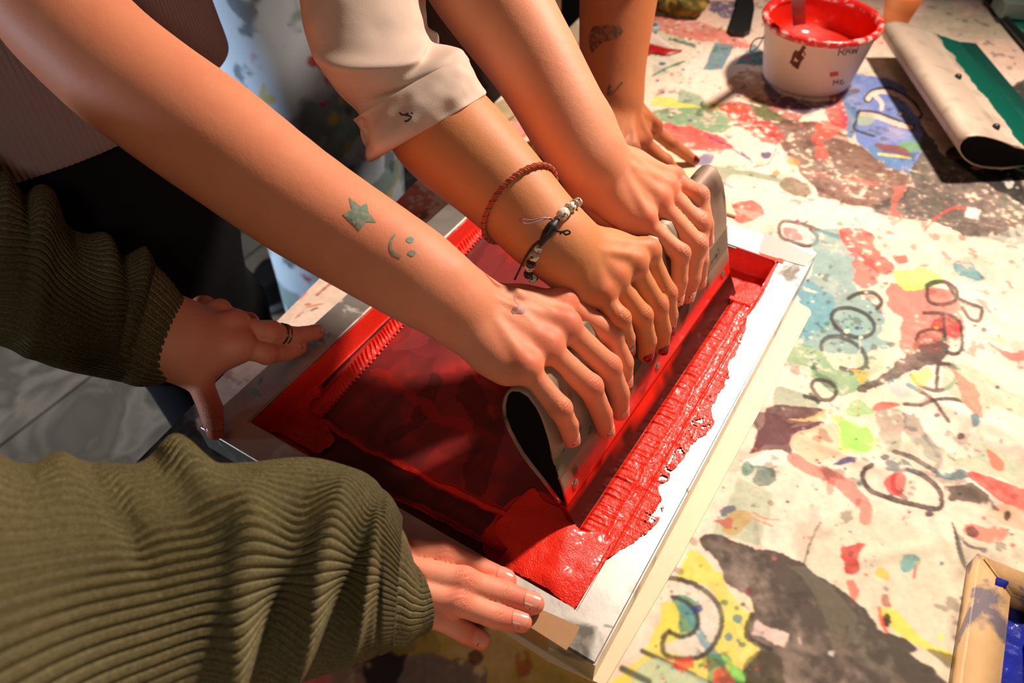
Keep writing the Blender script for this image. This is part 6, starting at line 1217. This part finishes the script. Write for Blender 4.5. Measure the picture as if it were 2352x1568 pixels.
# rings
gold = mat('ring_metal', srgb(120, 96, 66), .25, 1.0); P1, P2 = fE['m'][0], fE['m'][1]; t = nrm(P2 - P1)
for s_, r_, tl in ((.40, .0097, .12), (.50, .0096, -.10), (.59, .0094, .08)):
    c = P1 + (P2 - P1) * s_; n = nrm(t + sdE * tl); x = nrm(np.cross(n, [0, 0, 1])); y = np.cross(n, x); pth = [c + (x * math.cos(q) + y * math.sin(q)) * r_ for q in np.linspace(0, 2 * math.pi, 24, endpoint=False)]
    V = []; th = np.linspace(0, 2 * math.pi, 8, endpoint=False)
    for p in pth: rd = nrm(p - c); V += [p + rd * .0007 * math.cos(q) + n * .0007 * math.sin(q) for q in th]
    F = grid_faces(24, 8, True); j = np.arange(8); F = np.concatenate([F, np.stack([184 + j, 184 + (j + 1) % 8, (j + 1) % 8, j], -1)]); fin('ring', mesh_np('ring', V, F), gold, pE, label='thin brass ring')
# sweater sleeves: thick ribs running down the arm, gathered into folds above the cuffs
def ribs(T, n, sharp=.75): return sm((np.abs(np.cos(T * n / 2)) - .18) / .62)
NR = 84
def dSR(S, T, P):
    d = .0040 * (ribs(T, NR, .6) - .5) * (1 - .35 * S) + .006 * fbm(P, 7, 3, 11) * (1 - S ** 6)
    up = np.pi * 0     # theta 0 = upper silhouette, pi/2 = facing the camera, pi = lower silhouette
    d += fold(S, T, .52, .25, .020, .035, .55, .05) + fold(S, T, .405, .55, -.012, .022, .5, .05) + fold(S, T, .60, .9, .010, .05, .5, .10)
    d += fold(S, T, .56, 1.6, .016, .035, .9, -.07) + fold(S, T, .63, 1.6, -.015, .03, .9, -.08) + fold(S, T, .71, 1.5, .017, .030, .9, -.08) + fold(S, T, .775, 1.5, -.014, .024, .9, -.08) + fold(S, T, .84, 1.5, .013, .024, .8, -.06)
    d += fold(S, T, .22, .15, .008, .05, .5) + fold(S, T, .30, .2, -.005, .03, .5) + fold(S, T, .35, .15, .006, .03, .4) + fold(S, T, .12, .15, -.004, .03, .5) + fold(S, T, .72, .5, .006, .06, .6) + fold(S, T, .885, 1.4, -.004, .014, 1.6)
    return d
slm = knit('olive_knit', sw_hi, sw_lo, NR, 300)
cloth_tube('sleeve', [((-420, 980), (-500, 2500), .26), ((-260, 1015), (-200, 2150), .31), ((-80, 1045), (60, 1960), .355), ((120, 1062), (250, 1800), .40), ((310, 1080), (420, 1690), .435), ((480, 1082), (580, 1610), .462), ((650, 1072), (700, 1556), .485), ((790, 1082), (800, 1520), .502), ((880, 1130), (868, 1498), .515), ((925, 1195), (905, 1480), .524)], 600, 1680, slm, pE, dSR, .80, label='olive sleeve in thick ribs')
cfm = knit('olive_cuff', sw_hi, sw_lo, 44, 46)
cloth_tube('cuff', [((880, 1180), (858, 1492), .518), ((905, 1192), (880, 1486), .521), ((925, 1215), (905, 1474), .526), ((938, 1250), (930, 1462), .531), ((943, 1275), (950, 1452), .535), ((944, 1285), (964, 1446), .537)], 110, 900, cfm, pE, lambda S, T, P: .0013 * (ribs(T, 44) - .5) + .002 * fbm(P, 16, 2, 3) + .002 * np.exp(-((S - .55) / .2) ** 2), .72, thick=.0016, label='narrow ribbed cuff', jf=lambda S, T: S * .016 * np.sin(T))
def dSL(S, T, P):
    d = .0030 * (ribs(T, 72, .6) - .5) + .004 * fbm(P, 9, 3, 21) * (1 - S ** 6)
    d += fold(S, T, .30, .4, .012, .045, .9, .03) + fold(S, T, .40, .5, -.010, .03, .9, .03) + fold(S, T, .72, .3, .014, .04, .8, .05) + fold(S, T, .62, .5, -.006, .04, .9, .05) + fold(S, T, .88, .4, .006, .03, .9, .05) + fold(S, T, .82, .9, -.006, .03, .8, .05) + fold(S, T, .5, 2.2, .006, .05, .8, -.05)
    return d
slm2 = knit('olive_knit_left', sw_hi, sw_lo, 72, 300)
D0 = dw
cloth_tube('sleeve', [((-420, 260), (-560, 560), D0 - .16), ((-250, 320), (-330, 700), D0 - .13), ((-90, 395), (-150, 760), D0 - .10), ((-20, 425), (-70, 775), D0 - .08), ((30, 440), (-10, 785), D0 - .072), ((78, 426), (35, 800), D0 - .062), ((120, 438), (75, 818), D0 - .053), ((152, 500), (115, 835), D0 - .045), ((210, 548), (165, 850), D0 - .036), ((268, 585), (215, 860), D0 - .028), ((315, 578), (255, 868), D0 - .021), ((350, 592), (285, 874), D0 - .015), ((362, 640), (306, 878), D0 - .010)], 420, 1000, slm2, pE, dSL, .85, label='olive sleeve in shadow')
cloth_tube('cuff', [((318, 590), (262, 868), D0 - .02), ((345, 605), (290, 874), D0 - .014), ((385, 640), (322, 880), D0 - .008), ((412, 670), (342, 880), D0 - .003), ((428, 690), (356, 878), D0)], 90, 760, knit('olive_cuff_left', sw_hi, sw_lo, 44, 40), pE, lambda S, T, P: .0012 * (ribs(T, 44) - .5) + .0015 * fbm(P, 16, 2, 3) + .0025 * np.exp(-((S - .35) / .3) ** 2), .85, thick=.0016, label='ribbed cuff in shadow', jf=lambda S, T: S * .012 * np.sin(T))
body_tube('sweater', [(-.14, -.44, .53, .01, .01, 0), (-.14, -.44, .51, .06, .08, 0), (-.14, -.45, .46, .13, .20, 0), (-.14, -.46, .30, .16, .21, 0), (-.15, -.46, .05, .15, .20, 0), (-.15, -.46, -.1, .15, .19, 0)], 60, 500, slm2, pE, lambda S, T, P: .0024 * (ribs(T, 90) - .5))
body_tube('trousers', [(-.15, -.46, .0, .13, .17, 0), (-.15, -.46, -.4, .12, .16, 0), (-.15, -.46, -.83, .10, .13, 0)], 30, 60, black_cloth, pE, lambda S, T, P: .006 * fbm(P, 8, 3, 5))
# ---------------------------------------------------------------- upper bodies and upper sleeves (beyond the picture's edge)
dark_shirt = mat('dark_shirt', srgb(46, 42, 44), .9, spec=.15)
def upper_sleeve(parent, sec, shoulder, ra, rb, m):
    a = at_depth(sec[0], sec[1], sec[3]); s = np.array([shoulder[0], shoulder[1], shoulder[2] + ZF]); mid = (a + s) / 2 + np.array([0, 0, .012])
    P = catmull([a + (a - s) * .04, a, mid, s], 40); r = np.interp(np.linspace(0, 1, 40), [0, .1, .6, 1], [ra * .98, ra, (ra + rb) / 2, rb]); T = nrm(np.gradient(P, axis=0)); x = nrm(np.cross(T, [0, 0, 1.])); y = np.cross(T, x); th = np.linspace(0, 2 * math.pi, 64, endpoint=False)
    rr = r[:, None] * (1 + .05 * np.sin(np.linspace(0, 9, 40))[:, None] * np.cos(th + 1)[None]); V = P[:, None] + rr[..., None] * (np.cos(th)[None, :, None] * x[:, None] + np.sin(th)[None, :, None] * y[:, None])
    V = np.concatenate([V.reshape(-1, 3), V[0] - (V[0] - P[0]) * .06 + T[0] * .02]); F = grid_faces(40, 64, True); j = np.arange(64); F = np.concatenate([F, np.stack([j, 2560 + j, 2560 + (j + 1) % 64, (j + 1) % 64], -1)])
    me = mesh_np('upper_sleeve', V, F); fin('upper_sleeve', me, m, parent)
def upper_body(parent, name, x, y, rx, ry, w0, m, yaw=0.0):
    body_tube(name, [(x, y, w0, rx, ry, yaw), (x, y, w0 + .12, rx, ry, yaw), (x, y, .44, rx * 1.02, ry * 1.06, yaw), (x, y, .56, rx * 1.0, ry * 1.16, yaw), (x, y, .63, rx * .82, ry * .98, yaw), (x, y, .67, rx * .5, ry * .5, yaw), (x, y, .69, rx * .36, ry * .32, yaw), (x, y, .70, .004, .004, yaw)], 70, 120, m, parent, lambda S, T, P: .006 * fbm(P, 7, 3, 5) * (S < .8))
upper_sleeve(pA, secA[-1], (-.30, .05, .58), .066, .078, top_m)
upper_body(pB, 'sweatshirt', -.40, .57, .13, .165, .26, swm); 
_a = dict(zip('ab', ((640, -230), (1010, -330)))); upper_sleeve(pB, (825, -270, 0, .66), (-.33, .50, .57), .074, .080, swm)
upper_body(pC, 'shirt', -.27, .87, .12, .14, .24, dark_shirt); upper_sleeve(pC, secC[-1], (-.24, .80, .57), .062, .074, dark_shirt)
upper_body(pD, 'shirt', -.35, 1.16, .12, .15, .30, dark_shirt); upper_sleeve(pD, secD[-1], (-.27, 1.12, .57), .052, .070, dark_shirt)
upper_sleeve(pE, secR[-1], (-.03, -.37, .425), .050, .072, slm2); upper_sleeve(pE, secE[-1], (-.03, -.37, .425), .046, .072, slm2)
